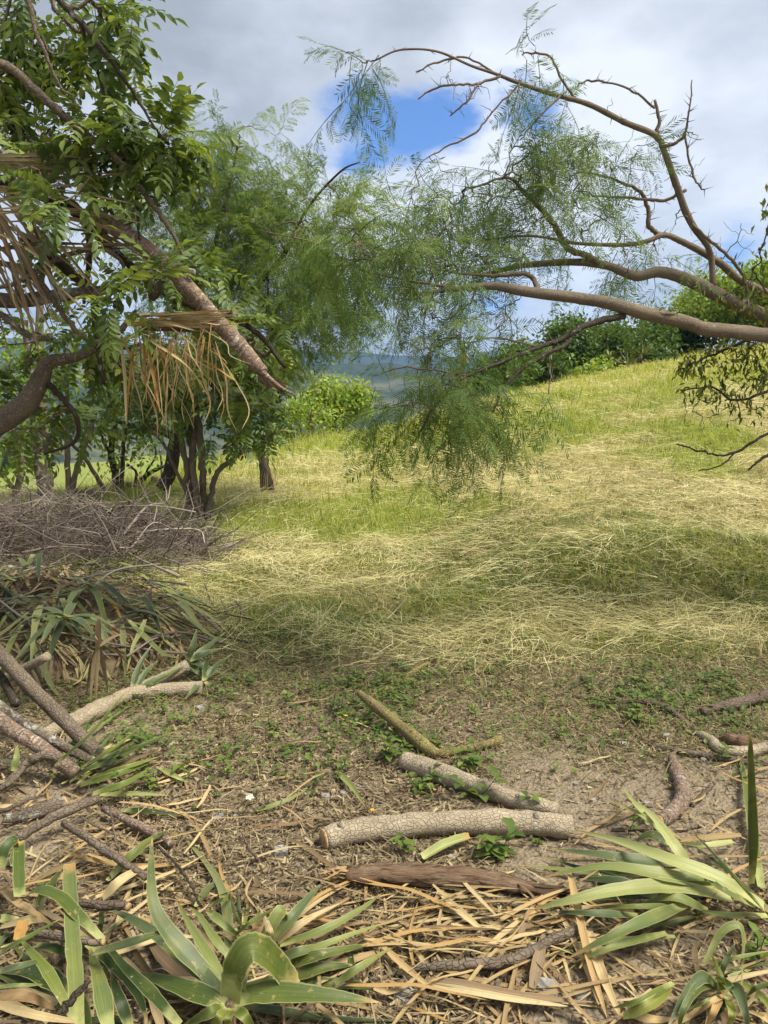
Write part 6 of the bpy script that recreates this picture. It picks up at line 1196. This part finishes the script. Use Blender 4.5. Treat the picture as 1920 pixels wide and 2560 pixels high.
stones()
def weed(label, px, py, nl, L, H, m='weed', group='weeds sprouting in the soil', a0=.45, parts=True):
    p = Q(px, py, 0); t = thing('weed', label, 'weed', p, group); st = MB(); leaves = []
    for s in range(max(1, nl // 7)):
        top = p + np.array([rng.normal(0, H * .5), rng.normal(0, H * .5), H * rng.uniform(.6, 1.1)]); q = catmull([p, p * .5 + top * .5 + rng.normal(0, H * .08, 3), top], 4); tube(st, q, np.linspace(.0022, .0012, len(q)), 4)
        for i in range(min(nl, 8)):
            c = q[min(len(q) - 1, 2 + i * (len(q) - 2) // 8)]; d = nrm(np.array([math.cos(i * 2.4 + s), math.sin(i * 2.4 + s), rng.uniform(-.1, .5)])); leaves.append((c, d, L * rng.uniform(.6, 1.1)))
    st.build('stem', M['weed'], t)
    if parts:
        for c, d, l in leaves:
            b = MB(); leaflet(b, c, d, np.array([0, 0, 1.0]), l, l * .55, np.clip(rng.normal(a0, .15), 0, 1)); b.build('leaf', M[m], t)
    else:
        b = MB()
        for c, d, l in leaves: leaflet(b, c, d, np.array([0, 0, 1.0]), l, l * .55, np.clip(rng.normal(a0, .15), 0, 1))
        b.build('leaf', M[m], t)
weed('leafy weed with big toothed green leaves beside the rotten log', 1232, 2150, 22, .075, .10)
weed('small round leaved weed between the long pale log and the rotten log', 1022, 2132, 10, .06, .07)
weed('tall bright weed growing over the slanting pale log', 1185, 2000, 16, .07, .15)
weed('spreading weed patch against the back of the long pale log', 1060, 1985, 26, .05, .09)
weed('weed with pale leaves at the right end of the slanting log', 1385, 2010, 12, .05, .09)
weed('bushy bright weed at the foot of the mossy pole', 1190, 1925, 24, .06, .11)
weed('weed growing left of the mossy pole foot', 975, 1905, 14, .06, .10)
weed('dark weed at the tip of the pale wilted leaves', 1345, 2105, 8, .035, .05)
weed('pale weed in front of the bent log at right', 1802, 1905, 8, .05, .09)
weed('weed among the half buried branch at right', 1590, 1790, 18, .05, .12)
weed('weed under the pale wilted leaves beside the elbow shaped log', 1570, 2085, 12, .045, .09)
weed('fern green weed at the right edge above the yellowing yucca top', 1905, 2420, 16, .05, .12)
for i in range(60):
    u = rng.random()
    px, py = (rng.uniform(560, 1300), rng.uniform(1640, 1960)) if u < .5 else (rng.uniform(1300, 1900), rng.uniform(1620, 1880)) if u < .75 else (rng.uniform(180, 620), rng.uniform(1740, 2010))
    weed('small low green weed ' + (('on the soil well left of the mossy pole' if px < 760 else 'just left of the mossy pole' if px < 960 else 'close beside the mossy pole' if px < 1130 else 'on the soil right of the mossy pole') if u < .5 else ('by the half buried branch' if px < 1600 else 'by the bent log at the right edge') if u < .75 else ('along the long mossy log at left' if py < 1860 else 'beside the spiky leaf spray at left')), px, py, int(rng.integers(7, 16)), rng.uniform(.03, .055), rng.uniform(.05, .11), a0=rng.uniform(.3, .7), parts=False)
def flowers():
    p = Q(625, 2012, .0); t = thing('white_flower', 'small white trumpet flower fallen on the bare soil', 'flower', p); top = Q(625, 1996, .05); b = MB(); tube(b, catmull([p, p * .5 + top * .5, top], 4), np.linspace(.003, .012, 9), 8); b.build('tube', M['petal'], t)
    for k in range(5):
        a = k * 1.256; b = MB(); leaflet(b, top, np.array([math.cos(a), math.sin(a) - .3, .35]), np.array([0, 0, 1.0]), .020, .018, .9); b.build('petal', M['petal'], t)
    for px, py, lab in ((931, 2026, 'tiny orange flower behind the left end of the long pale log'), (866, 1790, 'tiny orange flower on a weed left of the mossy pole'), (972, 1872, 'tiny yellow flower on the weed beside the mossy pole')):
        p = Q(px, py + 8, 0); top = Q(px, py, .06); t = thing('orange_flower', lab, 'flower', p, 'tiny orange flowers'); b = MB(); tube(b, [p, top], [.0012, .001], 4); b.build('stem', M['weed'], t)
        for k in range(6):
            a = k * 1.05; b = MB(); leaflet(b, top, np.array([math.cos(a), math.sin(a), .4]), np.array([0, 0, 1.0]), .011, .008, .5); b.build('petal', M['orange'], t)
M['petal'] = leaf_mat('white_petal', [(.65, .65, .5), (.8, .8, .68)], .3); M['orange'] = leaf_mat('orange_petal', [(.75, .32, .02), (.8, .42, .04)], .2)
flowers()

# ------------------------------------------------------------------ air
def haze():
    n = NT('haze'); v = n.n('ShaderNodeVolumePrincipled'); v.inputs['Color'].default_value = (.34, .58, 1.0, 1); v.inputs['Density'].default_value = .00020; v.inputs['Anisotropy'].default_value = .2
    n.L(v.outputs[0], n.out.inputs['Volume'])
    b = MB(); x0, x1, y0, y1, z0, z1 = -2600, 2600, -300, 3700, -200, 420
    b.add(np.array([[x, y, z] for z in (z0, z1) for y in (y0, y1) for x in (x0, x1)], float), [np.array([[0, 2, 3, 1], [4, 5, 7, 6], [0, 1, 5, 4], [2, 6, 7, 3], [0, 4, 6, 2], [1, 3, 7, 5]])]); tag(b.build('haze', n.m, None, False), 'thin bluish haze lying over the valley', 'haze', kind='stuff')
haze()
